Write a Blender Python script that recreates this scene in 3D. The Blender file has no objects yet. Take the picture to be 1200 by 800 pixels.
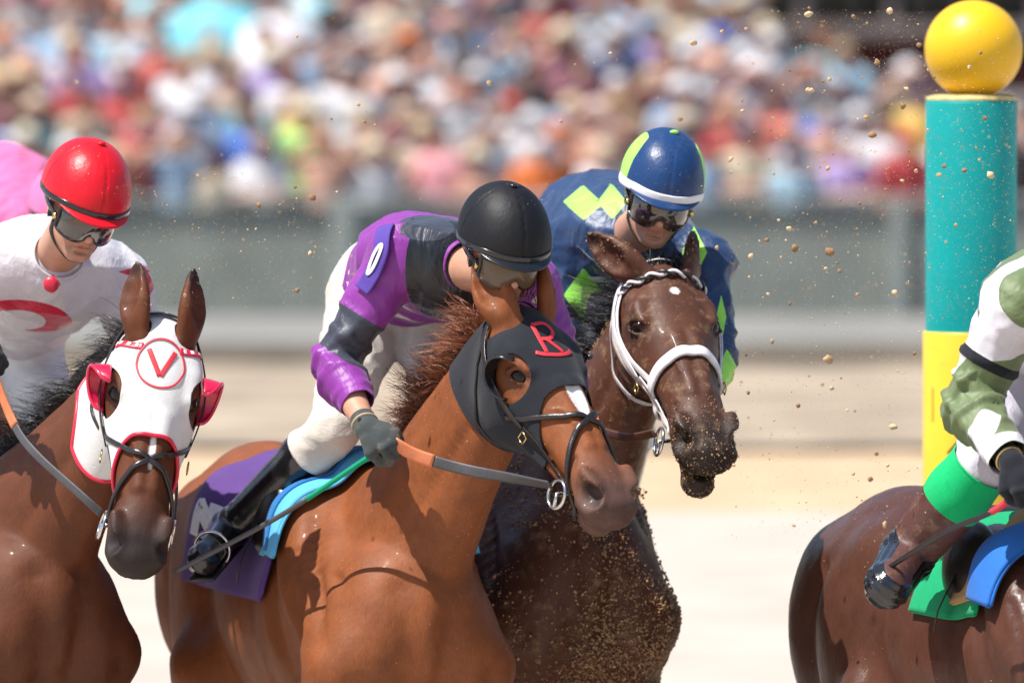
import bpy, math, random
import numpy as np
from mathutils import Vector, Matrix
C = bpy.context.scene.collection
R = math.radians
random.seed(7)
rng = np.random.default_rng(7)
# ------------------------------------------------------------------ camera, world, sun, exposure
CAM_H, HZ, K = 2.7, 23.0, 9200.0
cd = bpy.data.cameras.new("camera"); cam = bpy.data.objects.new("camera", cd); C.objects.link(cam)
cam.location = (0, 0, CAM_H); cam.rotation_euler = (R(90), 0, 0)
cd.sensor_width = 36; cd.lens = K * 36 / 1200; cd.shift_y = (HZ - 400) / 1200
cd.clip_start = 0.5; cd.clip_end = 4000
cd.dof.use_dof = True; cd.dof.focus_distance = 20.1; cd.dof.aperture_fstop = 2.8
bpy.context.scene.camera = cam
def P(px, py, D):
    """a point of the place: D metres away, where the photograph shows it"""
    return np.array([(px - 600) * D / K, D, CAM_H - (py - HZ) * D / K])
SUN_EL, SUN_AZ = 62.0, -62.0        # azimuth: degrees from 'behind the camera', negative = from the left
w = bpy.data.worlds.new("World"); bpy.context.scene.world = w; w.use_nodes = True
nt = w.node_tree; nt.nodes.clear()
wo = nt.nodes.new("ShaderNodeOutputWorld"); bg = nt.nodes.new("ShaderNodeBackground"); sk = nt.nodes.new("ShaderNodeTexSky")
sk.sky_type = 'NISHITA'; sk.sun_disc = False; sk.sun_elevation = R(SUN_EL)
sv = Vector((math.sin(R(SUN_AZ)) * math.cos(R(SUN_EL)), -math.cos(R(SUN_AZ)) * math.cos(R(SUN_EL)), math.sin(R(SUN_EL))))
sk.sun_rotation = math.atan2(sv.x, sv.y)
bg.inputs[1].default_value = 0.11
nt.links.new(sk.outputs[0], bg.inputs[0]); nt.links.new(bg.outputs[0], wo.inputs[0])
sl = bpy.data.lights.new("sun", 'SUN'); sl.energy = 5.0; sl.angle = R(0.53); sl.color = (1, 0.96, 0.9)
so = bpy.data.objects.new("sun", sl); C.objects.link(so); so.rotation_euler = sv.to_track_quat('Z', 'Y').to_euler(); so.location = (0, 0, 30)
vs = bpy.context.scene.view_settings
vs.view_transform = 'Standard'; vs.look = 'None'; vs.gamma = 1; vs.exposure = 0.5
bpy.context.scene.cycles.max_bounces = 6; bpy.context.scene.cycles.volume_bounces = 0
# ------------------------------------------------------------------ materials
MATS = {}
def s2l(c):
    return tuple(((x / 255) / 12.92 if x / 255 <= 0.04045 else ((x / 255 + 0.055) / 1.055) ** 2.4) for x in c)
def mat(name, col, rough=0.6, spec=0.5, sheen=0.0, coat=0.0, metal=0.0, bump=0.0, bscale=60.0, bstretch=(1, 1, 1), var=0.12, vscale=8.0, attr=None, trans=0.0, speck=None, alpha=1.0, emis=0.0, stripes=None, subsurf=0.0, dirt=0.0, crease=0.0):
    """procedural principled material: colour with noise variation, relief, optional vertex colour and dirt specks"""
    if name in MATS: return MATS[name]
    m = bpy.data.materials.new(name); m.use_nodes = True; N = m.node_tree; b = N.nodes["Principled BSDF"]; L = N.links.new
    b.inputs['Roughness'].default_value = rough; b.inputs['Specular IOR Level'].default_value = spec
    b.inputs['Metallic'].default_value = metal; b.inputs['Sheen Weight'].default_value = sheen; b.inputs['Coat Weight'].default_value = coat
    b.inputs['Coat Roughness'].default_value = 0.12; b.inputs['Alpha'].default_value = alpha
    b.inputs['Transmission Weight'].default_value = trans
    if subsurf:
        b.inputs['Subsurface Weight'].default_value = subsurf; b.inputs['Subsurface Scale'].default_value = 0.006
    tc = N.nodes.new("ShaderNodeTexCoord")
    def noise(scale, detail=4, st=(1, 1, 1), rg=0.6):
        mp = N.nodes.new("ShaderNodeMapping"); mp.inputs['Scale'].default_value = st; L(tc.outputs['Object'], mp.inputs[0])
        n = N.nodes.new("ShaderNodeTexNoise"); n.inputs['Scale'].default_value = scale; n.inputs['Detail'].default_value = detail; n.inputs['Roughness'].default_value = rg
        L(mp.outputs[0], n.inputs['Vector']); return n
    def mix(fac, a, bb, mode='MIX'):
        mx = N.nodes.new("ShaderNodeMix"); mx.data_type = 'RGBA'; mx.blend_type = mode
        for s, v in ((0, fac), (6, a), (7, bb)):
            if hasattr(v, 'links') or hasattr(v, 'is_linked'): L(v, mx.inputs[s])
            else: mx.inputs[s].default_value = v
        return mx.outputs[2]
    if attr:
        at = N.nodes.new("ShaderNodeAttribute"); at.attribute_name = attr; c = at.outputs['Color']
    elif col == 'OBJ':
        oi = N.nodes.new("ShaderNodeObjectInfo"); c = oi.outputs['Color']
    else:
        rgb = N.nodes.new("ShaderNodeRGB"); rgb.outputs[0].default_value = (*col, 1); c = rgb.outputs[0]
    if var:
        n = noise(vscale); rm = N.nodes.new("ShaderNodeMapRange"); rm.inputs[1].default_value = 0.3; rm.inputs[2].default_value = 0.7
        rm.inputs[3].default_value = 1 - var; rm.inputs[4].default_value = 1 + var; L(n.outputs[0], rm.inputs[0])
        c = mix(1.0, c, rm.outputs[0], 'MULTIPLY')
    if attr == 'coat' and name != 'skin':      # short hair: fine streaks of lighter and darker
        n = noise(300, 3, (1, 1, .22)); rm = N.nodes.new('ShaderNodeMapRange'); rm.inputs[1].default_value = .3; rm.inputs[2].default_value = .7; rm.inputs[3].default_value = .86; rm.inputs[4].default_value = 1.14; L(n.outputs[0], rm.inputs[0]); c = mix(1.0, c, rm.outputs[0], 'MULTIPLY')
        n = noise(5, 6); rm = N.nodes.new('ShaderNodeMapRange'); rm.inputs[1].default_value = .3; rm.inputs[2].default_value = .7; rm.inputs[3].default_value = rough - .14; rm.inputs[4].default_value = rough + .12; L(n.outputs[0], rm.inputs[0]); L(rm.outputs[0], b.inputs['Roughness'])
    if dirt:
        n = noise(26, 8, rg=0.75); rm = N.nodes.new("ShaderNodeMapRange"); rm.inputs[1].default_value = 0.52; rm.inputs[2].default_value = 0.68
        rm.inputs[3].default_value = 0; rm.inputs[4].default_value = dirt; L(n.outputs[0], rm.inputs[0])
        c = mix(rm.outputs[0], c, (0.30, 0.19, 0.10, 1))
    if speck:      # (density 0..1, colour, scale)
        v = N.nodes.new("ShaderNodeTexVoronoi"); v.inputs['Scale'].default_value = speck[2]; L(tc.outputs['Object'], v.inputs['Vector'])
        n = noise(14, 2)
        th = N.nodes.new("ShaderNodeMath"); th.operation = 'MULTIPLY'; th.inputs[1].default_value = speck[0] * 0.62; L(n.outputs[0], th.inputs[0])
        lt = N.nodes.new("ShaderNodeMath"); lt.operation = 'LESS_THAN'; L(v.outputs['Distance'], lt.inputs[0]); L(th.outputs[0], lt.inputs[1])
        c = mix(lt.outputs[0], c, (*speck[1], 1))
    L(c, b.inputs['Base Color'])
    if emis: L(c, b.inputs['Emission Color']); b.inputs['Emission Strength'].default_value = emis
    if bump and crease:
        n2 = noise(crease, 3, (1, 1, .55), .5); n2.inputs['Distortion'].default_value = 2.2; ab = N.nodes.new('ShaderNodeMath'); ab.operation = 'SUBTRACT'; ab.inputs[1].default_value = .5; L(n2.outputs[0], ab.inputs[0]); ac = N.nodes.new('ShaderNodeMath'); ac.operation = 'ABSOLUTE'; L(ab.outputs[0], ac.inputs[0])
        bc = N.nodes.new('ShaderNodeBump'); bc.inputs['Strength'].default_value = .5; bc.inputs['Distance'].default_value = .018; bc.invert = True; L(ac.outputs[0], bc.inputs['Height'])
    if bump:
        n = noise(bscale, 5, bstretch); bp = N.nodes.new("ShaderNodeBump"); bp.inputs['Strength'].default_value = bump; bp.inputs['Distance'].default_value = 0.004
        L(n.outputs[0], bp.inputs['Height'])
        if crease: L(bc.outputs[0], bp.inputs['Normal'])
        L(bp.outputs[0], b.inputs['Normal'])
    MATS[name] = m; return m
# ------------------------------------------------------------------ objects
def thing(name, label, cat, loc=(0, 0, 0), group=None):
    o = bpy.data.objects.new(name, None); C.objects.link(o); o.location = tuple(float(v) for v in loc); o.empty_display_size = 0.2
    o['label'] = label; o['category'] = cat
    if group: o['group'] = group
    return o
def tag(o, label=None, cat=None, group=None, kind=None):
    for k, v in (('label', label), ('category', cat), ('group', group), ('kind', kind)):
        if v: o[k] = v
    return o
def root_loc(o):
    v = Vector((0, 0, 0))
    while o is not None: v += o.location; o = o.parent
    return np.array(v)
def mk(name, V, F, mats, parent=None, smooth=True, midx=None, attrs=None, loc=None):
    """one mesh object from world-space vertices; loc = own origin when it is a top-level thing"""
    V = np.asarray(V, dtype=np.float64).reshape(-1, 3)
    off = root_loc(parent) if parent is not None else (np.array(loc) if loc is not None else np.zeros(3))
    me = bpy.data.meshes.new(name)
    if isinstance(F, np.ndarray):
        n, k = F.shape
        me.vertices.add(len(V)); me.vertices.foreach_set('co', (V - off).astype(np.float32).ravel())
        me.loops.add(n * k); me.loops.foreach_set('vertex_index', F.astype(np.int32).ravel())
        me.polygons.add(n); me.polygons.foreach_set('loop_start', np.arange(0, n * k, k, dtype=np.int32))
        me.update(calc_edges=True)
    else:
        me.from_pydata([tuple(v) for v in (V - off)], [], [tuple(int(i) for i in f) for f in F])
    for m in (mats if isinstance(mats, (list, tuple)) else [mats]): me.materials.append(m)
    if midx is not None: me.polygons.foreach_set('material_index', np.asarray(midx, dtype=np.int32))
    if smooth: me.polygons.foreach_set('use_smooth', np.ones(len(me.polygons), dtype=bool))
    for k, a in (attrs or {}).items():
        at = me.color_attributes.new(k, 'FLOAT_COLOR', 'POINT')
        at.data.foreach_set('color', np.concatenate([a, np.ones((len(a), 1))], 1).astype(np.float32).ravel())
    me.validate(); me.update()
    o = bpy.data.objects.new(name, me); C.objects.link(o)
    if parent is not None: o.parent = parent
    elif loc is not None: o.location = tuple(float(v) for v in loc)
    return o
class MB:
    """collects simple shapes for one mesh"""
    def __init__(s): s.V = []; s.F = []; s.n = 0
    def add(s, V, F):
        V = np.asarray(V, float).reshape(-1, 3); s.V.append(V)
        s.F += [tuple(int(i) + s.n for i in f) for f in F]; s.n += len(V); return s
    def build(s, name, m, parent=None, smooth=True, loc=None): return mk(name, np.concatenate(s.V), s.F, m, parent, smooth, loc=loc)
def box(c, size, rot=None, bev=0.0):
    sx, sy, sz = [v / 2 for v in size]; b = min(bev, sx * .9, sy * .9, sz * .9)
    c = np.asarray(c, float)
    if b <= 0:
        V = np.array([[x, y, z] for x in (-sx, sx) for y in (-sy, sy) for z in (-sz, sz)]); F = [(0, 1, 3, 2), (4, 6, 7, 5), (0, 4, 5, 1), (2, 3, 7, 6), (0, 2, 6, 4), (1, 5, 7, 3)]
    else:
        V = []
        for z, i in ((-sz, b), (-sz + b, 0), (sz - b, 0), (sz, b)):
            X, Y = sx - i, sy - i
            V += [(-X + b, -Y, z), (X - b, -Y, z), (X, -Y + b, z), (X, Y - b, z), (X - b, Y, z), (-X + b, Y, z), (-X, Y - b, z), (-X, -Y + b, z)]
        V = np.array(V); F = [tuple(range(7, -1, -1)), tuple(range(24, 32))]
        for k in range(3):
            for j in range(8): F.append((k * 8 + j, k * 8 + (j + 1) % 8, (k + 1) * 8 + (j + 1) % 8, (k + 1) * 8 + j))
    if rot is not None: V = V @ np.asarray(rot).T
    return V + c, F
def frames(pts):
    pts = np.asarray(pts, float); t = np.gradient(pts, axis=0); t /= np.linalg.norm(t, axis=1)[:, None] + 1e-12
    return t
def sweep(pts, nrm=None, wid=0.01, th=0.01, n=8, closed=False, cap=True, sq=2.0):
    """tube or strap along pts; nrm = outward normals (strap lies flat on them)"""
    pts = np.asarray(pts, float); m = len(pts)
    t = (np.roll(pts, -1, 0) - np.roll(pts, 1, 0)) if closed else np.gradient(pts, axis=0)
    t /= np.linalg.norm(t, axis=1)[:, None] + 1e-12
    if nrm is None:
        u = np.array([0, 0, 1.0]) if abs(t[0][2]) < 0.9 else np.array([1.0, 0, 0]); nn = []
        for i in range(m):
            u = u - t[i] * (u @ t[i]); u /= np.linalg.norm(u) + 1e-12; nn.append(u)
        nrm = np.array(nn)
    nrm = np.asarray(nrm, float); nrm = nrm - t * (nrm * t).sum(1)[:, None]; nrm /= np.linalg.norm(nrm, axis=1)[:, None] + 1e-12
    sd = np.cross(t, nrm); wid = np.broadcast_to(np.asarray(wid, float), (m,)); th = np.broadcast_to(np.asarray(th, float), (m,))
    a = np.arange(n) / n * 2 * np.pi + np.pi / n
    cx = np.sign(np.cos(a)) * np.abs(np.cos(a)) ** (2 / sq); cy = np.sign(np.sin(a)) * np.abs(np.sin(a)) ** (2 / sq)
    V = (pts[:, None] + sd[:, None] * (cx[None, :, None] * wid[:, None, None] / 2) + nrm[:, None] * (cy[None, :, None] * th[:, None, None] / 2)).reshape(-1, 3)
    F = []
    for i in range(m if closed else m - 1):
        j = (i + 1) % m
        for k in range(n):
            l = (k + 1) % n; F.append((i * n + k, i * n + l, j * n + l, j * n + k))
    if cap and not closed: F += [tuple(range(n - 1, -1, -1)), tuple((m - 1) * n + k for k in range(n))]
    return V, F
def spline(pts, n=40, closed=False):
    p = np.asarray(pts, float); m = len(p)
    if closed: q = np.vstack([p[-1], p, p[0], p[1]]); segs = m
    else: q = np.vstack([2 * p[0] - p[1], p, 2 * p[-1] - p[-2]]); segs = m - 1
    out = []
    for s in np.linspace(0, segs, n, endpoint=not closed):
        i = min(int(s), segs - 1); t = s - i; a, b, c, d = q[i], q[i + 1], q[i + 2], q[i + 3]
        out.append(0.5 * ((2 * b) + (-a + c) * t + (2 * a - 5 * b + 4 * c - d) * t * t + (-a + 3 * b - 3 * c + d) * t ** 3))
    return np.array(out)
def torus(c, ax, r, tr, n=32, k=8, sc=(1, 1)):
    ax = np.asarray(ax, float); ax /= np.linalg.norm(ax); u = np.cross(ax, [0, 0, 1.0] if abs(ax[2]) < .9 else [1.0, 0, 0]); u /= np.linalg.norm(u); v = np.cross(ax, u)
    a = np.arange(n) / n * 2 * np.pi
    return sweep(np.asarray(c) + r * (np.cos(a)[:, None] * u * sc[0] + np.sin(a)[:, None] * v * sc[1]), wid=tr * 2, th=tr * 2, n=k, closed=True)
def sphere(c, r, nu=24, nv=14, M=None):
    V = [(0, 0, 1)]; F = []
    for i in range(1, nv):
        for j in range(nu):
            a, b = math.pi * i / nv, 2 * math.pi * j / nu; V.append((math.sin(a) * math.cos(b), math.sin(a) * math.sin(b), math.cos(a)))
    V.append((0, 0, -1)); L = len(V) - 1
    for j in range(nu):
        k = (j + 1) % nu; F.append((0, 1 + j, 1 + k)); F.append((L, L - nu + k, L - nu + j))
        for i in range(nv - 2): F.append((1 + i * nu + j, 1 + (i + 1) * nu + j, 1 + (i + 1) * nu + k, 1 + i * nu + k))
    V = np.array(V) * np.asarray(r, float)
    if M is not None: V = V @ np.asarray(M).T
    return V + np.asarray(c, float), F
def unit(v): v = np.asarray(v, float); return v / (np.linalg.norm(v) + 1e-12)
def wnoise(p, f, seed=0, n=5):
    """cheap smooth noise of world points, about -1..1"""
    r = np.random.default_rng(seed); s = np.zeros(len(p))
    for i in range(n):
        d = r.normal(size=3); d /= np.linalg.norm(d); s += np.sin(p @ d * f * r.uniform(.6, 1.8) + r.uniform(0, 6.3) + 1.3 * np.sin(p @ np.roll(d, 1) * f * .7 + i))
    return s / n
# ------------------------------------------------------------------ distance fields -> continuous bodies
def smin(a, b, k):
    h = np.maximum(k - np.abs(a - b), 0) / k; return np.minimum(a, b) - h * h * k * 0.25
class Field:
    def __init__(s): s.ops = []
    def add(s, fn, lo, hi, k=0.02, sub=False, tags=''):
        s.ops.append((fn, np.asarray(lo, float), np.asarray(hi, float), k, sub, tags)); return s
    def cone(s, a, b, ra, rb, k=0.03, side=None, sc=1.0, sub=False, tags=''):
        a = np.asarray(a, float); b = np.asarray(b, float); ba = b - a; L2 = float(ba @ ba) + 1e-12; sd = None if side is None else unit(side)
        def fn(x, y, z):
            px, py, pz = x - a[0], y - a[1], z - a[2]
            t = np.clip((px * ba[0] + py * ba[1] + pz * ba[2]) / L2, 0, 1)
            qx, qy, qz = px - ba[0] * t, py - ba[1] * t, pz - ba[2] * t; r = ra + (rb - ra) * t
            q2 = qx * qx + qy * qy + qz * qz
            if sd is not None:
                qs = qx * sd[0] + qy * sd[1] + qz * sd[2]; q2 = q2 + qs * qs * (1 / sc ** 2 - 1)
            return np.sqrt(np.maximum(q2, 0)) - r
        m = max(ra, rb) * max(1, sc)
        return s.add(fn, np.minimum(a, b) - m, np.maximum(a, b) + m, k, sub, tags)
    def ell(s, c, r, M=None, k=0.03, sub=False, tags=''):
        c = np.asarray(c, float); r = np.asarray(r, float); M = np.eye(3) if M is None else np.asarray(M, float)   # columns = axes
        def fn(x, y, z):
            px, py, pz = x - c[0], y - c[1], z - c[2]; k0 = 0; k1 = 0
            for i in range(3):
                q = (px * M[0, i] + py * M[1, i] + pz * M[2, i]) / r[i]; k0 = k0 + q * q; k1 = k1 + (q / r[i]) ** 2
            k0 = np.sqrt(k0); return k0 * (k0 - 1) / (np.sqrt(k1) + 1e-9)
        e = np.abs(M) @ r
        return s.add(fn, c - e, c + e, k, sub, tags)
    def chain(s, pts, rs, k=0.03, **kw):
        for i in range(len(pts) - 1): s.cone(pts[i], pts[i + 1], rs[i], rs[i + 1], k, **kw)
        return s
    def pick(s, *skip):
        f = Field(); f.ops = [o for o in s.ops if not any(t in o[5].split() for t in skip)]; return f
    def only(s, *keep):
        f = Field(); f.ops = [o for o in s.ops if any(t in o[5].split() for t in keep)]; return f
    def bounds(s):
        return np.min([o[1] for o in s.ops if not o[4]], 0), np.max([o[2] for o in s.ops if not o[4]], 0)
    def at(s, p):
        p = np.asarray(p, float); x, y, z = p[:, 0], p[:, 1], p[:, 2]; D = np.full(len(p), 1.0)
        for fn, lo, hi, k, sub, _ in s.ops:
            d = fn(x, y, z); D = -smin(-D, d, k) if sub else smin(D, d, k)
        return D
    def grad(s, p, e=0.002):
        p = np.asarray(p, float); n = len(p); q = np.concatenate([p + np.eye(3)[i] * e for i in range(3)] + [p - np.eye(3)[i] * e for i in range(3)])
        d = s.at(q); return np.stack([(d[i * n:(i + 1) * n] - d[(i + 3) * n:(i + 4) * n]) / (2 * e) for i in range(3)], 1)
    def project(s, p, off=0.0, it=6):
        p = np.asarray(p, float).copy()
        for _ in range(it):
            d = s.at(p); g = s.grad(p); g2 = (g * g).sum(1) + 1e-6; st = (d / g2)[:, None] * g
            l = np.linalg.norm(st, axis=1)[:, None]; st *= np.minimum(1, 0.02 / (l + 1e-9)); p -= st
        g = s.grad(p); n = g / (np.linalg.norm(g, axis=1)[:, None] + 1e-9)
        return p + n * off, n
    def mesh(s, cell=0.012, fine=None, fcell=0.005, infl=0.0, lo=None, hi=None):
        """surface nets on a rectilinear lattice, finer inside the 'fine' boxes"""
        l, h = s.bounds(); l = l - 2.5 * cell - infl; h = h + 2.5 * cell + infl
        if lo is not None: l = np.maximum(l, lo)
        if hi is not None: h = np.minimum(h, hi)
        ax = []
        for i in range(3):
            pts = [l[i]]
            while pts[-1] < h[i]:
                q = pts[-1]; st = cell
                for (fl, fh) in (fine or []):
                    if fl[i] - cell < q < fh[i]: st = fcell
                pts.append(q + st)
            ax.append(np.array(pts))
        n = [len(a) for a in ax]; D = np.full(n, 0.3, np.float32)
        for fn, lo_, hi_, k, sub, _ in s.ops:
            m = k + 2.2 * cell + abs(infl); i0 = [int(np.searchsorted(ax[i], lo_[i] - m)) for i in range(3)]; i1 = [int(np.searchsorted(ax[i], hi_[i] + m)) for i in range(3)]
            if any(i1[i] <= i0[i] for i in range(3)): continue
            sl = tuple(slice(i0[i], i1[i]) for i in range(3))
            x = ax[0][sl[0]][:, None, None].astype(np.float32); y = ax[1][sl[1]][None, :, None].astype(np.float32); z = ax[2][sl[2]][None, None, :].astype(np.float32)
            d = fn(x, y, z).astype(np.float32)
            D[sl] = -smin(-D[sl], d, k) if sub else smin(D[sl], d, k)
        return nets(D - np.float32(infl), ax)
def nets(D, ax):
    S = D < 0; nx, ny, nz = D.shape
    c = np.zeros((nx - 1, ny - 1, nz - 1), np.uint8)
    for i in (0, 1):
        for j in (0, 1):
            for k in (0, 1): c += S[i:nx - 1 + i, j:ny - 1 + j, k:nz - 1 + k]
    act = (c > 0) & (c < 8); idx = -np.ones(act.shape, np.int64); I = np.argwhere(act); idx[act] = np.arange(len(I))
    acc = np.zeros((len(I), 3)); cnt = np.zeros(len(I)); A = [ax[0], ax[1], ax[2]]
    cor = np.array([[i, j, k] for i in (0, 1) for j in (0, 1) for k in (0, 1)])
    for a in range(8):
        for b in range(a + 1, 8):
            if np.abs(cor[a] - cor[b]).sum() != 1: continue
            pa, pb = I + cor[a], I + cor[b]; da = D[tuple(pa.T)].astype(float); db = D[tuple(pb.T)].astype(float)
            m = (da < 0) != (db < 0); t = da[m] / (da[m] - db[m])
            wa = np.stack([A[q][pa[m][:, q]] for q in range(3)], 1); wb = np.stack([A[q][pb[m][:, q]] for q in range(3)], 1)
            acc[m] += wa + (wb - wa) * t[:, None]; cnt[m] += 1
    V = acc / cnt[:, None]; Q = []
    for d in range(3):
        e = [0, 0, 0]; e[d] = 1; o = [q for q in range(3) if q != d]
        a = S[tuple(slice(0, D.shape[q] - e[q]) for q in range(3))]; b = S[tuple(slice(e[q], D.shape[q]) for q in range(3))]
        E = np.argwhere(a != b); E = E[(E[:, o[0]] > 0) & (E[:, o[1]] > 0) & (E[:, o[0]] < D.shape[o[0]] - 1) & (E[:, o[1]] < D.shape[o[1]] - 1)]
        if not len(E): continue
        u = np.zeros(3, int); u[o[0]] = 1; v = np.zeros(3, int); v[o[1]] = 1
        q = np.stack([idx[tuple((E - u - v).T)], idx[tuple((E - v).T)], idx[tuple(E.T)], idx[tuple((E - u).T)]], 1)
        ins = S[tuple(E.T)]; flip = ins if d != 1 else ~ins
        q[~flip] = q[~flip][:, ::-1]; Q.append(q)
    Q = np.concatenate(Q); Q = Q[(Q >= 0).all(1)]
    return V, Q
def tris(Q): return np.concatenate([Q[:, [0, 1, 2]], Q[:, [0, 2, 3]]])
def relax(V, Q, it=1, f=0.5):
    for _ in range(it):
        acc = np.zeros_like(V); n = np.zeros(len(V))
        for i in range(Q.shape[1]):
            j = (i + 1) % Q.shape[1]
            np.add.at(acc, Q[:, i], V[Q[:, j]]); np.add.at(acc, Q[:, j], V[Q[:, i]]); np.add.at(n, Q[:, i], 1); np.add.at(n, Q[:, j], 1)
        V = V + f * (acc / np.maximum(n, 1)[:, None] - V)
    return V
def vnormals(V, T):
    fn = np.cross(V[T[:, 1]] - V[T[:, 0]], V[T[:, 2]] - V[T[:, 0]]); N = np.zeros_like(V)
    for i in range(3): np.add.at(N, T[:, i], fn)
    return N / (np.linalg.norm(N, axis=1)[:, None] + 1e-12)
def split(V, T, M, g, m):
    """cut the triangles exactly along g = 0; those with g < 0 take material m (-1 = cut away)"""
    g = np.where(np.abs(g) < 1e-9, 1e-9, g); ins = g < 0; c = ins[T].sum(1)
    outT = [T[c == 0], T[c == 3]]; outM = [M[c == 0], np.full((c == 3).sum(), m)]; new = []; base = len(V)
    pairs = {}
    def ev(a, b):
        A = np.minimum(a, b); B = np.maximum(a, b); key = A.astype(np.int64) * base + B; new.append(key); return key
    res = []
    for cc in (1, 2):
        t = T[c == cc]; mm = M[c == cc]
        if not len(t): continue
        i = ins[t]; f = i.argmax(1) if cc == 1 else (~i).argmax(1)
        t = t[np.arange(len(t))[:, None], (f[:, None] + np.arange(3)) % 3]
        res.append((cc, t, mm, ev(t[:, 0], t[:, 1]), ev(t[:, 0], t[:, 2])))
    if new:
        keys = np.unique(np.concatenate(new)); A, B = keys // base, keys % base; tt = g[A] / (g[A] - g[B])
        V = np.concatenate([V, V[A] + (V[B] - V[A]) * tt[:, None]])
        for cc, t, mm, k1, k2 in res:
            e1 = np.searchsorted(keys, k1) + base; e2 = np.searchsorted(keys, k2) + base; n = len(t)
            tip = np.stack([t[:, 0], e1, e2], 1); r1 = np.stack([e1, t[:, 1], t[:, 2]], 1); r2 = np.stack([e1, t[:, 2], e2], 1)
            a = np.full(n, m); outT += [tip, r1, r2]; outM += [a, mm, mm] if cc == 1 else [mm, a, a]
    return V, np.concatenate(outT), np.concatenate(outM)
def drop(V, T, M):
    k = M >= 0; T = T[k]; M = M[k]; used = np.unique(T); r = -np.ones(len(V), int); r[used] = np.arange(len(used)); return V[used], r[T], M, used
def loops(T):
    """ordered boundary loops of a cut mesh"""
    e = np.concatenate([T[:, [0, 1]], T[:, [1, 2]], T[:, [2, 0]]]); k = np.sort(e, 1); key = k[:, 0].astype(np.int64) * (T.max() + 1) + k[:, 1]
    u, inv, c = np.unique(key, return_inverse=True, return_counts=True); b = e[c[inv] == 1]; nx = dict(zip(b[:, 0].tolist(), b[:, 1].tolist())); out = []
    while nx:
        s = next(iter(nx)); l = [s]; q = nx.pop(s)
        while q in nx and q != s: l.append(q); q = nx.pop(q)
        if len(l) > 8: out.append(np.array(l))
    return out
def resample(p, n, closed=True, sm=2):
    p = np.asarray(p, float)
    for _ in range(sm): p = (np.roll(p, 1, 0) + 2 * p + np.roll(p, -1, 0)) / 4 if closed else np.vstack([p[:1], (p[:-2] + 2 * p[1:-1] + p[2:]) / 4, p[-1:]])
    q = np.vstack([p, p[:1]]) if closed else p; s = np.concatenate([[0], np.cumsum(np.linalg.norm(np.diff(q, axis=0), axis=1))])
    t = np.linspace(0, s[-1], n, endpoint=not closed); return np.stack([np.interp(t, s, q[:, i]) for i in range(3)], 1)
def solid(o, th, off=-1.0):
    m = o.modifiers.new("thickness", 'SOLIDIFY'); m.thickness = th; m.offset = off; return o
# ------------------------------------------------------------------ the setting
def quad(x0, x1, y0, y1, z): return [(x0, y0, z), (x1, y0, z), (x1, y1, z), (x0, y1, z)]
def yD(py, z=0.0): return (CAM_H - z) * K / (py - HZ)
def slab(name, x0, x1, y0, y1, z0, z1, m, parent=None, kind='structure', bev=.01):
    o = mk(name, *box(((x0 + x1) / 2, (y0 + y1) / 2, (z0 + z1) / 2), (x1 - x0, y1 - y0, z1 - z0), bev=bev), m, parent, smooth=False)
    if kind and parent is None: o['kind'] = kind
    return o
gx = np.concatenate([[-400, -60], np.linspace(-8, 8, 90), [60, 400]]); gy = np.concatenate([[-60, 8], np.linspace(14, 62, 220), [90, 600]])
GX, GY = np.meshgrid(gx, gy); gp = np.stack([GX.ravel(), GY.ravel(), np.zeros(GX.size)], 1)
tr = (gp[:, 1] > 12) & (gp[:, 1] < 62); gp[:, 2] = np.where(tr, .018 * wnoise(gp, 9, 5) * .6 + .012 * wnoise(gp, 23, 6) - .02, -.02)
nx_ = len(gx); gf = np.array([(j * nx_ + i, j * nx_ + i + 1, (j + 1) * nx_ + i + 1, (j + 1) * nx_ + i) for j in range(len(gy) - 1) for i in range(nx_ - 1)])
tag(mk('ground', gp, gf, mat('track sand', (.50, .36, .23), .95, .15, bump=1.0, bscale=9, var=.20, vscale=1.6, dirt=.12)), kind='structure')
tag(mk('harrowed_strip', quad(-120, 120, yD(604), 14, .016), [(3, 2, 1, 0)], mat('pale dry sand', (.47, .41, .35), .95, .15, bump=1.0, bscale=12, var=.12, vscale=1.2), smooth=False), kind='structure')
tag(mk('outer_strip', quad(-120, 120, yD(526), yD(432) + .2, .02), [(0, 1, 2, 3)], mat('grey dirt', (.34, .275, .205), .95, .15, bump=1.0, bscale=6, var=.5, vscale=.7), smooth=False), kind='structure')
conc = mat('pale concrete', (.225, .22, .205), .9, .2, bump=.4, bscale=12, var=.14, vscale=1.0)
slab('apron', -60, 60, 61.2, 66.5, -.1, .20, conc); slab('rail_shade', -60, 60, 61.0, 61.2, -.1, .17, mat('dark kerb', (.24, .21, .17), .9, .2, var=.25, vscale=1.4))  # second slab: dark-coloured strip standing in for the shade under the outer rail
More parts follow.
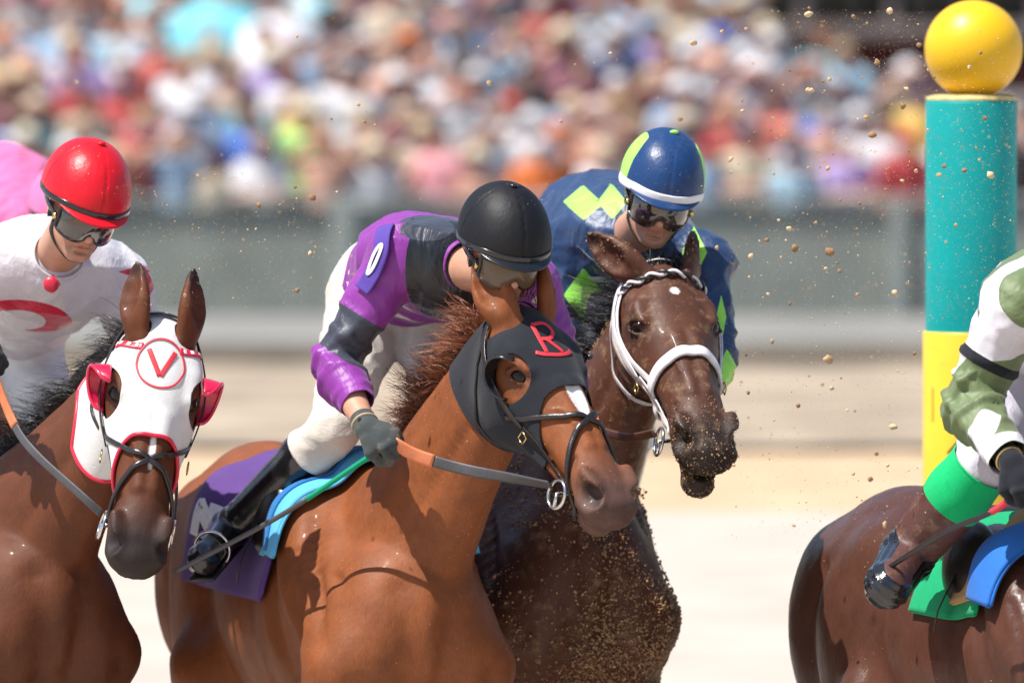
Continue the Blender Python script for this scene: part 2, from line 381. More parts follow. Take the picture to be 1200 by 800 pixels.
# fence in front of the crowd
fgrey = mat('grey green fence board', (.225, .243, .218), .8, .3, bump=.3, bscale=30, var=.16, vscale=2.0); fpost = mat('fence post paint', (.265, .295, .28), .7, .3, var=.1)
fn = thing('fence', 'grey green board fence between the track apron and the crowd', 'fence', (0, 66.4, .2)); zt = 1.17
for k in range(-9, 10):
    x = -1.43 + k * 2.35
    p = mk('post', *box((x, 66.36, .69), (.14 if k else .2, .10, 1.02), bev=.012), fpost, fn, smooth=False)
    for j in range(5): mk('board', *box((x + 1.175, 66.40, .285 + .185 * j), (2.20, .03, .176), bev=.006), fgrey, fn, smooth=False)
mk('top_rail', *box((0, 66.38, 1.185), (44, .13, .045), bev=.01), fpost, fn, smooth=False)
for px, col, lab, nm in ((290, (.55, .22, .20), 'faded pink notice on the fence above the purple saddle cloth', 'pink paper'), (886, (.42, .22, .10), 'brown notice on the fence right of the navy jockey', 'brown paper')):
    c = P(px, 302, 66.33); tag(mk('notice', *box((0, 0, 0), (.17, .01, .46), bev=.002), mat(nm, col, .8), None, smooth=False, loc=c), lab, 'notice')
# stand: tiers, back wall, building on the right
tierm = mat('stand concrete', (.16, .14, .13), .9, .2, var=.2, vscale=1)
NR = 12; row = lambda k: (67.0 + .66 * k, .12 + .165 * k)
for k in range(NR): slab('stand_step', -60, 60, row(k)[0] - .32, row(k)[0] + .34 + (8 if k == NR - 1 else 0), -.1, row(k)[1] - .003 * (k == 0), tierm)
wallm = mat('maroon cladding', (.095, .022, .028), .7, .3, var=.2, vscale=.8, bump=.2, bscale=8); beam = mat('taupe concrete', (.20, .165, .155), .85, .2, var=.15)
gs = thing('grandstand_building', 'maroon grandstand building with pale floor slabs above the crowd, upper right', 'building', (0, 80, 0))
D2 = 84.0; xz = lambda px, py: P(px, py, D2)
def gbox(name, px0, py0, px1, py1, m, d0=0, dd=.4, par=gs): 
    a, b = P(px0, py1, D2 + d0), P(px1, py0, D2 + d0); return mk(name, *box(((a[0] + b[0]) / 2, D2 + d0 + dd / 2, (a[2] + b[2]) / 2), (b[0] - a[0], dd, b[2] - a[2]), bev=.02), m, par, smooth=False)
gbox('wall', -900, -500, 2100, 260, mat('dark taupe wall', (.13, .10, .10), .9, .2, var=.25, vscale=.6), 1.5)
gbox('maroon_panel', 850, 46, 1400, 240, wallm, .8, .6); gbox('floor_slab', 820, 28, 1500, 46, beam, .3, 1.1); gbox('floor_slab', -900, -60, 1500, -42, beam, .3, 1.1)
for i, x in enumerate((850, 935, 1040, 1210, 1350)): gbox('column', x, -40, x + 12, 30, beam, .4, .5)
for i in range(14): gbox('window', 862 + i * 40, -36, 894 + i * 40, 22, mat('dark glass', (.02, .025, .04), .15, .6, var=0), 1.2, .25)
st = thing('handrail', 'pale handrail sloping down over the crowd beside the striped pole', 'railing', P(1040, 110, 78.6))
for d in (0, 16): mk('rail', *sweep([P(960, 58 + d, 78.6), P(1100, 134 + d, 78.6), P(1160, 166 + d, 78.6)], None, .06, .06, 10), beam, st)
for q in range(6): mk('baluster', *sweep([P(975 + q * 30, 66 + q * 16.3, 78.6), P(975 + q * 30, 200, 78.6)], None, .04, .04, 8), beam, st)
# striped marker pole with the yellow ball
D3 = 22.6; pc = P(1138, 388, D3); r_ = 53.5 * D3 / K
teal = mat('teal paint', (.0, .32, .31), .5, .3, bump=.15, bscale=14, var=.10, vscale=4, dirt=.12, speck=(.17, (.50, .42, .30), 48)); yel = mat('yellow paint', (.85, .55, .03), .4, .5, dirt=.15, var=.05, vscale=5, speck=(.2, (.45, .33, .18), 60)); dkm = mat('dark paint', (.12, .10, .03), .6)
pole = thing('marker_pole', 'tall teal and yellow marker pole with a yellow ball on top, at the right', 'pole', (pc[0], D3, 0))
def lathe(prof, c, n=64):
    V = []; F = []
    for r, z in prof: V += [(c[0] + r * math.cos(2 * math.pi * k / n), c[1] + r * math.sin(2 * math.pi * k / n), z) for k in range(n)]
    for i in range(len(prof) - 1):
        for k in range(n): F.append((i * n + k, i * n + (k + 1) % n, (i + 1) * n + (k + 1) % n, (i + 1) * n + k))
    return V, F
zs, ztop = pc[2], P(0, 118, D3)[2]
mk('lower_section', *lathe([(r_ * 1.035, 0), (r_ * 1.035, zs - .004), (r_ * 1.02, zs), (r_ * .9, zs)], (pc[0] - .003, D3)), yel, pole)
mk('upper_section', *lathe([(r_, zs - .02), (r_, ztop - .006), (r_ * .985, ztop), (r_ * .4, ztop + .004), (.001, ztop + .004)], (pc[0], D3)), teal, pole)
mk('collar', *lathe([(r_ * .99, ztop + .002), (r_ * 1.0, ztop + .010), (r_ * .8, ztop + .016), (r_ * .5, ztop + .018)], (pc[0], D3)), mat('flaking cream paint', (.62, .50, .20), .6, var=.3, vscale=30), pole)
bc = P(1141, 58, D3); mk('ball', *sphere(bc, 57.5 * D3 / K, 64, 40), mat('yellow ball paint', (.86, .49, .01), .4, .4, var=.04, vscale=5, bump=.08, bscale=20, speck=(.16, (.7, .5, .2), 50)), pole)
for a, b in (((1092, 452), (1092, 492)), ((1126, 506), (1108, 528))):
    q = [P(*a, D3), P(*b, D3)]; pts = []
    for t in np.linspace(0, 1, 8):
        p = q[0] + (q[1] - q[0]) * t; dx = p[0] - pc[0]; pts.append((p[0], D3 - math.sqrt(max((r_ * 1.04) ** 2 - dx * dx, 0)), p[2]))
    mk('painted_mark', *sweep(pts, None, .007, .007, 8), dkm, pole)
# ------------------------------------------------------------------ horses
HU = np.array([-.02, 0, .05, .10, .16, .22, .28, .34, .40, .46, .52, .57, .60, .625, .64])
HT = np.array([-.05, -.018, .004, .012, .014, .008, .000, -.006, -.011, -.015, -.020, -.027, -.042, -.062, -.085])
HB = np.array([-.09, -.14, -.20, -.245, -.262, -.255, -.222, -.185, -.163, -.152, -.150, -.158, -.152, -.135, -.105])
HW = np.array([.036, .066, .088, .102, .107, .098, .082, .069, .062, .060, .064, .071, .066, .052, .024])
_u = np.linspace(-.05, .68, 240)
def _sm(a):
    y = np.interp(_u, HU, a); k = np.hanning(17); k /= k.sum(); return np.convolve(np.pad(y, 8, mode='edge'), k, 'valid')
_T, _B, _W = _sm(HT), _sm(HB), _sm(HW)
def head_fn(O, Mh, hs, hw):
    """long profile body of the head: top line, jaw line and width read along its axis"""
    def fn(x, y, z):
        px, py, pz = x - O[0], y - O[1], z - O[2]
        u = px * Mh[0, 0] + py * Mh[1, 0] + pz * Mh[2, 0]; v = px * Mh[0, 1] + py * Mh[1, 1] + pz * Mh[2, 1]; w_ = px * Mh[0, 2] + py * Mh[1, 2] + pz * Mh[2, 2]
        u = u / hs; v = v / (hs * hw); w_ = w_ / hs; uc = np.clip(u, -.015, .635); t = np.interp(uc, _u, _T); b = np.interp(uc, _u, _B); wd = np.interp(uc, _u, _W)
        c = (t + b) / 2; h = (t - b) / 2; q = (w_ - c) / h; qc = np.clip(q, -1.2, 1.2)
        wf = wd * (1 - .16 * qc * qc + .06 * qc - .16 * np.maximum(qc, 0) ** 2 * np.clip((uc - .25) / .1, 0, 1) - .22 * np.maximum(-qc, 0) * np.clip((uc - .2) / .12, 0, 1))
        r = (np.abs(v / wf) ** 2.5 + np.abs(q) ** 2.5) ** .4
        d = (r - 1) * np.minimum(wf, h); du = np.abs(u - uc)
        return np.where(d > 0, np.sqrt(d * d + du * du), np.maximum(d, du - .004)) * hs
    return fn
FORE = [[(.24, .90), (.60, .72), (.86, .47), (.93, .38), (1.0, .33)], [(.20, .88), (.16, .50), (.03, .18), (.10, .09), (.14, .02)]]
HIND = [[(-.74, .98), (-1.20, .60), (-1.27, .20), (-1.19, .11), (-1.14, .03)], [(-.66, .96), (-.96, .56), (-.72, .22), (-.63, .14), (-.57, .07)]]
class Horse:
    def __init__(s, label, heading, withers, poll, U, Vh, coat, ears, neckmid=(0, 0, 0), fcell=.0048, cell=.016, hs=1.0, group='racehorses galloping along the dirt track', open_mouth=0.0, tailc=None, hw=1.0, eye=None, tail=True):
        a = R(heading); f = np.array([math.sin(a), -math.cos(a), 0]); l = np.array([math.cos(a), math.sin(a), 0]); wz = withers[2]
        s.f, s.l = f, l; s.G = np.array([withers[0], withers[1], 0.0]); s.sz = wz / 1.58
        s.M = np.stack([f, l, np.array([0, 0, 1.0])], 1)
        U = unit(U); W = unit(np.cross(U, Vh)); V = np.cross(W, U)       # V = the horse's left
        s.Mh = np.stack([U, V, W], 1); s.hs = hs; s.hw = hw; s.O = np.asarray(poll, float) if eye is None else np.asarray(eye, float) - s.Mh @ np.array([.19, -.10 * hw, -.045]) * hs
        s.root = thing('racehorse', label, 'horse', (s.G[0], s.G[1], 0), group)
        F = s.F = Field(); L = s.loc; M = s.M; k = .09
        bp = [(.32, 0, 1.16), (.05, 0, 1.15), (-.35, 0, 1.16), (-.72, 0, 1.23)]
        F.chain([L(*p) for p in bp], [.25, .305, .32, .285], k, side=l, sc=.84)
        F.ell(L(-.02, 0, 1.44), (.26, .075, .13), M, k)
        F.ell(L(-.90, 0, 1.28), (.34, .27, .27), M, k); F.ell(L(-.95, 0, 1.45), (.22, .09, .10), M, k)
        for y in (-1, 1):
            F.ell(L(-.72, .16 * y, 1.36), (.16, .09, .13), M, .06)
            F.ell(L(-1.12, .13 * y, 1.17), (.17, .13, .27), M, .08); F.ell(L(-.82, .17 * y, 1.08), (.22, .12, .24), M, .08)
            F.cone(L(.02, .15 * y, 1.40), L(.42, .16 * y, 1.05), .080, .100, .08)
            F.cone(L(.40, .16 * y, 1.04), L(.20, .18 * y, .90), .105, .095, .07)
            F.ell(L(.34, .12 * y, 1.0), (.15, .12, .2), M, .05)
            q = FORE[0 if y > 0 else 1]; F.chain([L(a_, (.17 - .01 * i) * y, b_) for i, (a_, b_) in enumerate(q)], [.088, .045, .036, .032, .052], .03)
            F.cone(L(q[1][0], .16 * y, q[1][1]), L(q[2][0], .15 * y, q[2][1]), .046, .034, .02)
            q = HIND[0 if y > 0 else 1]; F.chain([L(a_, (.19 - .01 * i) * y, b_) for i, (a_, b_) in enumerate(q)], [.16, .055, .038, .033, .052], .04)
        F.ell(L(.40, 0, 1.12), (.14, .20, .22), M, .08)
        # neck
        T = s.h(.055, 0, -.115); N0 = L(.20, 0, 1.27); N1 = L(.50, 0, 1.42); mid = (N0 + T) / 2 + np.asarray(neckmid, float)
        c = spline([N0, (N0 * .5 + mid * .5) + np.array([0, 0, -.01]), mid, (mid * .45 + T * .55), T], 11)
        rr = np.interp(np.linspace(0, 1, 11), [0, .25, .5, .75, 1], [.265, .225, .178, .142, .118]); sd0, sd1 = l, s.Mh[:, 1]
        s.neck = c; s.neckr = rr
        for i in range(10):
            t = i / 9; F.cone(c[i], c[i + 1], rr[i], rr[i + 1], .03, side=unit(sd0 * (1 - t) + sd1 * t), sc=.56 + .04 * t, tags='neck')
        # crest and windpipe
        # head
        lo = np.min([s.h(*p) for p in [(a_, b_, c_) for a_ in (-.03, .66) for b_ in (-.11, .11) for c_ in (-.27, .03)]], 0)
        hi = np.max([s.h(*p) for p in [(a_, b_, c_) for a_ in (-.03, .66) for b_ in (-.11, .11) for c_ in (-.27, .03)]], 0)
        s.hlo, s.hhi = lo, hi
        F.add(head_fn(s.O, s.Mh, s.hs, s.hw), lo, hi, .05, tags='head'); Mh = s.Mh; H = s.h; tg = 'head'
        for y in (-1, 1):
            F.ell(H(.165, .040 * y, -.155), (.112, .048, .102), Mh, .03, tags=tg)                    # jowl
            F.ell(H(.115, .066 * y, -.034), (.05, .032, .03), Mh, .02, tags=tg)                       # temple
            F.cone(H(.140, .080 * y, -.020), H(.200, .080 * y, -.018), .010, .008, .03, tags=tg)    # brow bone
            En = unit([.30, .74 * y, .60]); Et = unit(np.array([1, 0, -.18]) - En * (En @ np.array([1, 0, -.18]))); Eb = np.cross(Et, En); Eb *= 1 if Eb[2] > 0 else -1
            Et, Eb = Et * .80 + Eb * .60, Eb * .80 - Et * .60; EM = np.stack([Et, Eb, En], 1)
            E = lambda q: H(*(np.array([.190, .0740 * y, -.048]) + EM @ np.array(q)))
            F.ell(E((0, 0, .026)), (.033, .021, .015), Mh @ EM, .010, sub=True, tags=tg + ' det')         # eye socket
            F.chain([E(q) for q in ((-.031, -.003, .012), (-.014, .0165, .0205), (.008, .0165, .0205), (.030, -.004, .010))], [.0040, .0050, .0048, .0035], .008, tags=tg + ' det')
            F.chain([E(q) for q in ((-.031, -.004, .011), (-.010, -.0165, .0190), (.012, -.0160, .0190), (.030, -.006, .009))], [.0035, .0038, .0038, .0035], .008, tags=tg + ' det')
            s.eyec = getattr(s, 'eyec', []) + [E((0, 0, 0))]
            F.cone(H(.245, .070 * y, -.092), H(.36, .052 * y, -.092), .015, .009, .025, tags=tg)     # facial crest
            F.cone(H(.26, .020 * y, -.012), H(.44, .016 * y, -.024), .016, .012, .02, tags=tg)       # nasal bone
            F.ell(H(.553, .050 * y, -.062), (.060, .028, .042), Mh, .02, tags=tg)                    # nostril wing
            F.cone(H(.515, .060 * y, -.032), H(.572, .062 * y, -.036), .012, .009, .02, tags=tg)
            F.cone(H(.572, .062 * y, -.036), H(.602, .052 * y, -.062), .009, .009, .016, tags=tg)
            F.cone(H(.602, .052 * y, -.062), H(.585, .056 * y, -.088), .009, .010, .016, tags=tg)
            F.ell(H(.566, .084 * y, -.060), (.044, .032, .030), Mh, .022, sub=True, tags=tg + ' det')         # nostril
            F.ell(H(.580, .064 * y, -.052), (.034, .030, .026), Mh, .014, sub=True, tags=tg + ' det')
            F.cone(H(.50, .062 * y, -.128), H(.60, .054 * y, -.120 ), .0045, .005, .006, sub=True, tags=tg + ' det')   # mouth line
            F.cone(H(.60, .054 * y, -.120), H(.645, .0 * y, -.108), .005, .005, .006, sub=True, tags=tg + ' det')
            F.cone(H(.30, .05 * y, -.165), H(.44, .035 * y, -.145), .012, .010, .02, tags=tg)        # jaw bar
        F.ell(H(.605, 0, -.082), (.036, .054, .042), Mh, .025, tags=tg)
        F.ell(H(.572, 0, -.152), (.050, .042, .030), Mh, .02, tags=tg)
        if open_mouth:
            F.cone(H(.44, 0, -.150), H(.580, 0, -.150 - open_mouth), .042, .036, .03, tags=tg)
            F.ell(H(.590, 0, -.155 - open_mouth), (.040, .042, .026), Mh, .02, tags=tg)
            F.ell(H(.62, 0, -.128 - open_mouth * .35), (.085, .034, .006 + open_mouth * .32), Mh, .008, sub=True, tags=tg)
        s.ear = []
        for y, (eu, ev, ew) in zip((-1, 1), ears):      # right, left: direction of each ear in head axes
            d = unit([eu, ev, ew]); b = H(.025, .056 * y, -.012); n1 = unit(np.cross(d, np.cross(unit(Mh @ np.array([.75, .55 * y, .25])), d)))   # opening faces out and forward
            q = [b - d * .015, b + d * .03 + n1 * .004, b + d * .065 + n1 * .006, b + d * .105 + n1 * .002, b + d * .145 - n1 * .004]; tp = b + d * .182 - n1 * .002
            F.chain(q + [tp], [.038, .046, .050, .042, .024, .005], .02, side=n1, sc=.5, tags='ear')
            F.chain([p_ + n1 * o_ for p_, o_ in zip(q[1:] + [tp], (.030, .026, .021, .013, .004))], [.016, .031, .031, .018, .004], .015, side=n1, sc=.7, sub=True, tags='ear')
            s.ear.append((b, tp, d))
        elo = np.min([e[1] for e in s.ear] + [lo], 0) - .02; ehi = np.max([e[1] for e in s.ear] + [hi], 0) + .02
        V_, Q = F.mesh(cell, [(elo, ehi)], fcell)
        V_ = relax(V_, Q, 1, .35); V_ = s.relief(V_, Q)
        s.V, s.Q = V_, Q; col = s.paint(V_, coat)
        s.body = mk('body', V_, Q, coat['mat'], s.root, attrs={'coat': col})
        s.hf = F.pick('ear', 'det')
        for y in (-1, 1):
            o = MB().add(*sphere(s.eyec[0 if y < 0 else 1], .0258 * s.hs, 24, 16)).build('eye', mat('horse eye', (.012, .006, .004), .08, .35, var=0), s.root)
        s.tail(tailc or coat['mane']) if tail else None
    def loc(s, x, y, z): return s.G + s.M @ np.array([x, y, z * s.sz])
    def h(s, u, v, w_): return s.O + s.Mh @ np.array([u, v * s.hw, w_]) * s.hs
    def hc(s, p): return (np.asarray(p) - s.O) @ s.Mh / s.hs / np.array([1, s.hw, 1])
    def lc(s, p):
        q = (np.asarray(p) - s.G) @ s.M; q[:, 2] /= s.sz; return q
    def paint(s, V_, c):
        h = s.hc(V_); l = s.lc(V_); n = len(V_); col = np.tile(np.array(c['base']), (n, 1))
        def mixin(m, k):
            m = np.clip(m, 0, 1)[:, None]; col[:] = col * (1 - m) + np.array(k) * m
        S = lambda x, a, b: np.clip((x - a) / (b - a), 0, 1)
        near = (np.abs(h[:, 1]) < .16) & (h[:, 0] > -.1) & (h[:, 0] < .75) & (h[:, 2] < .1) & (h[:, 2] > -.32)
        nz = wnoise(V_, 14, 3) * .5
        mixin(.35 * (wnoise(V_, 5, 9) * .5 + .3), np.array(c['base']) * .6)
        if 'belly' in c: mixin(S(l[:, 2], 1.2, .9) * .6, c['belly'])
        if 'point' in c:
            mixin(S(l[:, 2] + nz * .04, .75, .6) * (l[:, 0] < 3), c['point'])
        mz = near * S(h[:, 0] + nz * .02, .44, .57); mixin(mz * c.get('mz', .9), c['muzzle'])
        e = np.sqrt(((h[:, 0] - .19) / .055) ** 2 + ((h[:, 2] + .05) / .045) ** 2); mixin(near * (np.abs(h[:, 1]) > .05) * S(e, 1.0, .5) * .75, c.get('eye', c['muzzle']))
        for b, tp, d in s.ear:
            t = (V_ - b) @ d; r = np.linalg.norm(V_ - b - t[:, None] * d, axis=1); m = (t > .02) & (t < .2) & (r < .05)
            mixin(m * S(t, .11, .17) * c.get('eartip', .8), c['muzzle'])
        for y in (-1, 1):
            q = np.linalg.norm((h - np.array([.574, .062 * y, -.053])) / np.array([.042, .027, .028]), axis=1); mixin(near * S(q, 1.0, .7) * .9, (.012, .007, .006))
        if 'blaze' in c:
            a0, a1, w0, off = c['blaze']; w_b = w0 * np.clip(np.sin(np.pi * np.clip((h[:, 0] - a0) / (a1 - a0), 0, 1)), 0, 1) ** .6; m = near * (h[:, 0] > a0) * (h[:, 0] < a1) * (h[:, 2] > -.05) * S(np.abs(h[:, 1] - off) + nz * .003, w_b + .003, w_b); mixin(m, (.75, .72, .68))
        if 'hoof' in c or True: mixin(S(l[:, 2], .075, .06), (.05, .04, .03))
        return col
    def strap(s, name, pts, wd, th, m, closed=False, off=.003, n=60, field=None, parent=None):
        p = spline([s.h(*q) for q in pts], n, closed); p, nn = (field or s.hf).project(p, off + th / 2)
        p = resample(p, n, closed, 1); V_, F_ = sweep(p, nn, wd, th, 8, closed, sq=4)
        return mk(name, V_, F_, m, parent or s.root)
    def relief(s, V_, Q):
        """veins, bone edges and the furrows between the big muscles"""
        N = vnormals(V_, tris(Q)); h = s.hc(V_); l = s.lc(V_); d = np.zeros(len(V_))
        def near(X, pts, n=24):
            c = spline(pts, n); m = np.min([np.linalg.norm(X - q, axis=1) for q in c], 0) if len(X) else np.zeros(0); return m
        hm = (h[:, 0] > -.05) & (h[:, 0] < .7) & (np.abs(h[:, 1]) < .2) & (h[:, 2] > -.35) & (h[:, 2] < .1); X = h[hm]; lm = np.where(l[:, 2] > .8)[0]
        for y in (-1, 1):
            for pts, a, w_ in (([(.235, .088, -.085), (.27, .078, -.120), (.33, .060, -.135), (.40, .05, -.12)], .0030, .006), ([(.25, .075, -.075), (.30, .060, -.050), (.35, .050, -.062), (.42, .048, -.050)], .0025, .0045),
                               ([(.30, .060, -.050), (.33, .040, -.015), (.38, .030, -.012)], .0018, .004), ([(.13, .09, -.21), (.20, .085, -.205), (.27, .07, -.185)], .0030, .007), ([(.10, .10, -.06), (.15, .105, -.10), (.22, .095, -.125), (.30, .07, -.12)], -.0030, .012),
                               ([(.46, .05, -.05), (.50, .055, -.075), (.53, .055, -.10)], -.0030, .008), ([(.49, .045, -.08), (.53, .05, -.115)], -.0025, .006), ([(.52, .06, -.12), (.56, .055, -.115), (.60, .05, -.10)], .002, .006), ([(.08, .07, -.01), (.12, .085, -.02)], -.004, .018)):
                q = np.array(pts) * [1, y, 1]; a *= 2.1; d[np.where(hm)[0]] += a * np.exp(-(near(X, q) / w_) ** 2)
            L = l[lm]
            for pts, a, w_ in (([(.10, .17, 1.50), (.25, .22, 1.30), (.42, .22, 1.12), (.50, .18, 1.02)], -.014, .035), ([(-.05, .20, 1.46), (.02, .28, 1.25), (.12, .29, 1.08), (.20, .28, .95)], -.012, .04), ([(.02, .26, 1.36), (.20, .27, 1.18), (.36, .24, 1.05)], .006, .03),
                               ([(.52, .06, 1.25), (.56, .05, 1.10), (.54, .04, .98)], -.014, .04), ([(-.60, .26, 1.40), (-.62, .30, 1.20), (-.60, .28, 1.02)], -.012, .05), ([(-.95, .25, 1.35), (-1.02, .27, 1.15), (-.98, .27, .95)], -.010, .04), ([(.30, .25, 1.16), (.38, .25, 1.06), (.40, .24, .95), (.34, .25, .85)], .004, .010), ([(.20, .27, 1.02), (.30, .26, 1.00), (.40, .24, .95)], .003, .008), ([(.16, .24, 1.34), (.24, .25, 1.24), (.28, .26, 1.12)], -.005, .014), ([(.28, .22, 1.30), (.36, .23, 1.20), (.40, .23, 1.10)], -.005, .014), ([(.46, .14, 1.22), (.52, .13, 1.10), (.50, .13, .98)], .005, .018), ([(-.10, .31, 1.20), (-.14, .32, 1.05), (-.18, .30, .95)], -.004, .016), ([(-.20, .32, 1.22), (-.25, .33, 1.05), (-.30, .30, .94)], -.004, .016), ([(-.31, .32, 1.22), (-.37, .33, 1.05), (-.42, .30, .95)], -.004, .016), ([(.22, .23, 1.40), (.34, .20, 1.30), (.46, .14, 1.24)], -.006, .016)):
                a *= 1.7; d[lm] += a * np.exp(-(near(L, np.array(pts) * [1, y, 1]) / w_) ** 2)
            sd = np.array([unit(s.l * (1 - t) + s.Mh[:, 1] * t) for t in np.linspace(0, 1, 11)]); up = np.array([unit(np.cross(unit(s.neck[min(i + 1, 10)] - s.neck[max(i - 1, 0)]), sd[i])) for i in range(11)]); up *= np.where(up[:, 2:] < 0, -1, 1)
            for o_, a, w_ in ((-.52, -.012, .024), (-.60, .005, .010), (.35, -.006, .03)):
                p = s.neck + up * (s.neckr * o_)[:, None] + sd * y * (s.neckr * .56 * math.sqrt(1 - o_ * o_))[:, None]
                d[lm] += a * np.exp(-(near(V_[lm], p[1:10], 40) / w_) ** 2)
        d += .0016 * wnoise(V_, 40, 77) * (~hm) + .0006 * wnoise(V_, 90, 78)
        return V_ + N * d[:, None]
    def forelock(s, col, n, length, u=.0, wd=.0028, up=.9, fl=(0, 0, 0), name='forelock'):
        r = [s.h(u + random.gauss(0, .016), random.gauss(0, .026), -.012) for _ in range(n)]; return strands(r, lambda i: s.Mh @ np.array([-.8, random.gauss(0, .35), up + random.gauss(0, .3)]) + np.array(fl), length, wd, lambda t: np.array([0, 0, -1.0]) * .8, 8, name, col, s.root)
    def tail(s, col):
        o = strands([(s.loc(-1.27 + random.gauss(0, .012), random.gauss(0, .022), 1.34 + random.gauss(0, .03))) for _ in range(420)],
                    lambda i: s.M @ np.array([-1, .34 + random.gauss(0, .06), -.3 + random.gauss(0, .10)]), (.65, .9), .0045, lambda t: np.array([0, 0, -1.0]) * 1.1, 14, 'tail', col, s.root)
    def mane(s, col, n, length, flow, side, u0=.05, u1=1.0, wd=.0022, up=.35, spread=.15, curl=.0, name='mane', grav=.45, seed=1):
        """hair along the crest of the neck, blown by the wind"""
        sr = random.Random(seed); V_ = []; F_ = []; k = 0; per = 34; seg = 10
        for lk in range(n // per):
            t = (u0 + (u1 - u0) * (lk + sr.random()) / (n // per)) * 10; i = min(int(t), 9); c = s.neck[i] + (s.neck[i + 1] - s.neck[i]) * (t - i); r = np.interp(t, range(11), s.neckr)
            ax = unit(s.neck[i + 1] - s.neck[i]); sdv = unit(s.l * (1 - t / 10) + s.Mh[:, 1] * t / 10); upv = unit(np.cross(ax, sdv)); upv = upv if upv[2] > 0 or t > 8 else -upv
            d = unit(upv * up + np.array(flow) * sr.uniform(.6, 1.2) + sdv * side + np.array([sr.gauss(0, spread * 1.5) for _ in range(3)])); L = sr.uniform(*length); g = [np.zeros(3)]; wv = unit(np.cross(d, ax + np.array([sr.gauss(0, .5) for _ in range(3)]))); ph = sr.uniform(0, 6.3)
            for q in range(seg):
                g.append(g[-1] + d * L / seg); d = unit(d + np.array([0, 0, -1.0]) * grav * 1.5 / seg + np.array(flow) * .35 / seg + wv * math.sin(ph + q * .8) * .36 + np.array([sr.gauss(0, .05) for _ in range(3)]))
            g = np.array(g)
            for h_ in range(per):
                a = sr.gauss(0, .10); tt = sr.gauss(0, .5 * 10 * (u1 - u0) / (n // per)); root = c + ax * tt * .16 + upv * (r * .985) * math.cos(a) + sdv * r * .56 * math.sin(a); o_ = np.array([sr.gauss(0, 1) for _ in range(3)]); o_ -= d * (o_ @ d); ln = sr.uniform(.55, 1.12); sp = sr.choice([.006, .012, .022, .03]); wb = np.array([sr.gauss(0, .006) for _ in range(3)]); wp = sr.uniform(0, 6); sd2 = unit(np.cross(g[1], o_))
                for q in range(seg + 1):
                    f = q / seg; p = root + g[q] * ln + o_ * sp * math.sin(f * 2.2) * (1 - .35 * f) + wb * math.sin(wp + f * 5) * f; w_ = wd * (1 - f * f * .92) / 2; V_ += [p - sd2 * w_, p + sd2 * w_]
                    if q: F_.append((k - 2, k - 1, k + 1, k))
                    k += 2
        return mk(name, np.array(V_), np.array(F_), col, s.root)
def strands(roots, dirf, length, wd, force, seg, name, col, parent):
    V_ = []; F_ = []; n = 0; roots = np.asarray(roots)
    for i, r in enumerate(roots):
        d = unit(dirf(i)); L = random.uniform(*length); p = r.copy(); sdv = unit(np.cross(d, [random.gauss(0, 1) for _ in range(3)])); st = L / seg; ph = random.uniform(0, 6.3); am = random.uniform(.0, .25)
        for k in range(seg + 1):
            w_ = wd * (1 - (k / seg) ** 2 * .9) / 2; V_ += [p - sdv * w_, p + sdv * w_]
            if k: F_.append((n - 2, n - 1, n + 1, n))
            n += 2
            d = unit(d + force(k / seg) * (1.3 / seg) + sdv * math.sin(ph + k * .9) * am * .5); p = p + d * st
    return mk(name, np.array(V_), np.array(F_), col, parent)
def lettering(strokes, to_world, field, wd, m, name, parent, off=.006, th=.0015, n=24):
    """letter strokes laid on a surface: each stroke a polyline in the letter's own plane"""
    mb = MB()
    for st in strokes:
        closed = len(st) > 3 and st[0] == st[-1]; q = st[:-1] if closed else st
        p = spline([to_world(*a) for a in q], n, closed) if len(q) > 2 else np.linspace(to_world(*q[0]), to_world(*q[1]), 12)
        p, nn = field.project(p, off); mb.add(*sweep(p, nn, wd, th, 8, closed, sq=5))
    return mb.build(name, m, parent)
def hood(s, col, mats, eye=(.062, .052), front=.25, side=.12, back=-.045, trim=None, th=.0035, earr=.040, low=.0, cut=-.275):
    """stretch hood (blinkers): the head's own surface lifted a few millimetres and cut to shape"""
    V_, Q = s.F.pick('ear', 'det').mesh(.0055, None, .0055, infl=.0065, lo=s.hlo - .05, hi=s.hhi + .05); V_ = relax(V_, Q, 2, .5); T = tris(Q); h = s.hc(V_); u, v, w_ = h.T
    sm = lambda x: x * x * (3 - 2 * x)
    fr = front + side * sm(np.clip(-w_ / .15, 0, 1)) - low * np.clip((-w_ - .15) / .08, 0, 1)
    g = u - fr; g = np.maximum(g, back - u)
    g = np.maximum(g, (1 - np.sqrt(((u - .192) / eye[0]) ** 2 + ((w_ + .050) / (eye[1] * 1.35)) ** 2 + ((np.abs(v) - .118) / .056) ** 2)) * .06)
    for y in (-1, 1):
        g = np.maximum(g, (1 - np.sqrt(((u - .022) / .046) ** 2 + ((v - .062 * y) / .036) ** 2)) * .04 - (w_ < -.10))
    g = np.maximum(g, cut - w_); g = np.maximum(g, np.abs(v) - .15)
    V_, T, M = split(V_, T, np.zeros(len(T), int), -g, -1); V_, T, M, _ = drop(V_, T, M)
    o = mk('blinker_hood', V_, T, col, s.root); solid(o, th)
    if trim:
        mb = MB()
        for lp in loops(T):
            p = resample(V_[lp], max(30, len(lp) // 2)); c = s.hc(p).mean(0)
            if np.abs(c[0] - .192) < .03 and abs(c[1]) > .05: continue
            if c[0] < .06: continue
            mb.add(*sweep(p, None, trim[1], trim[1], 8, True))
        if mb.n: mb.build('trim', trim[0], o)
    return o
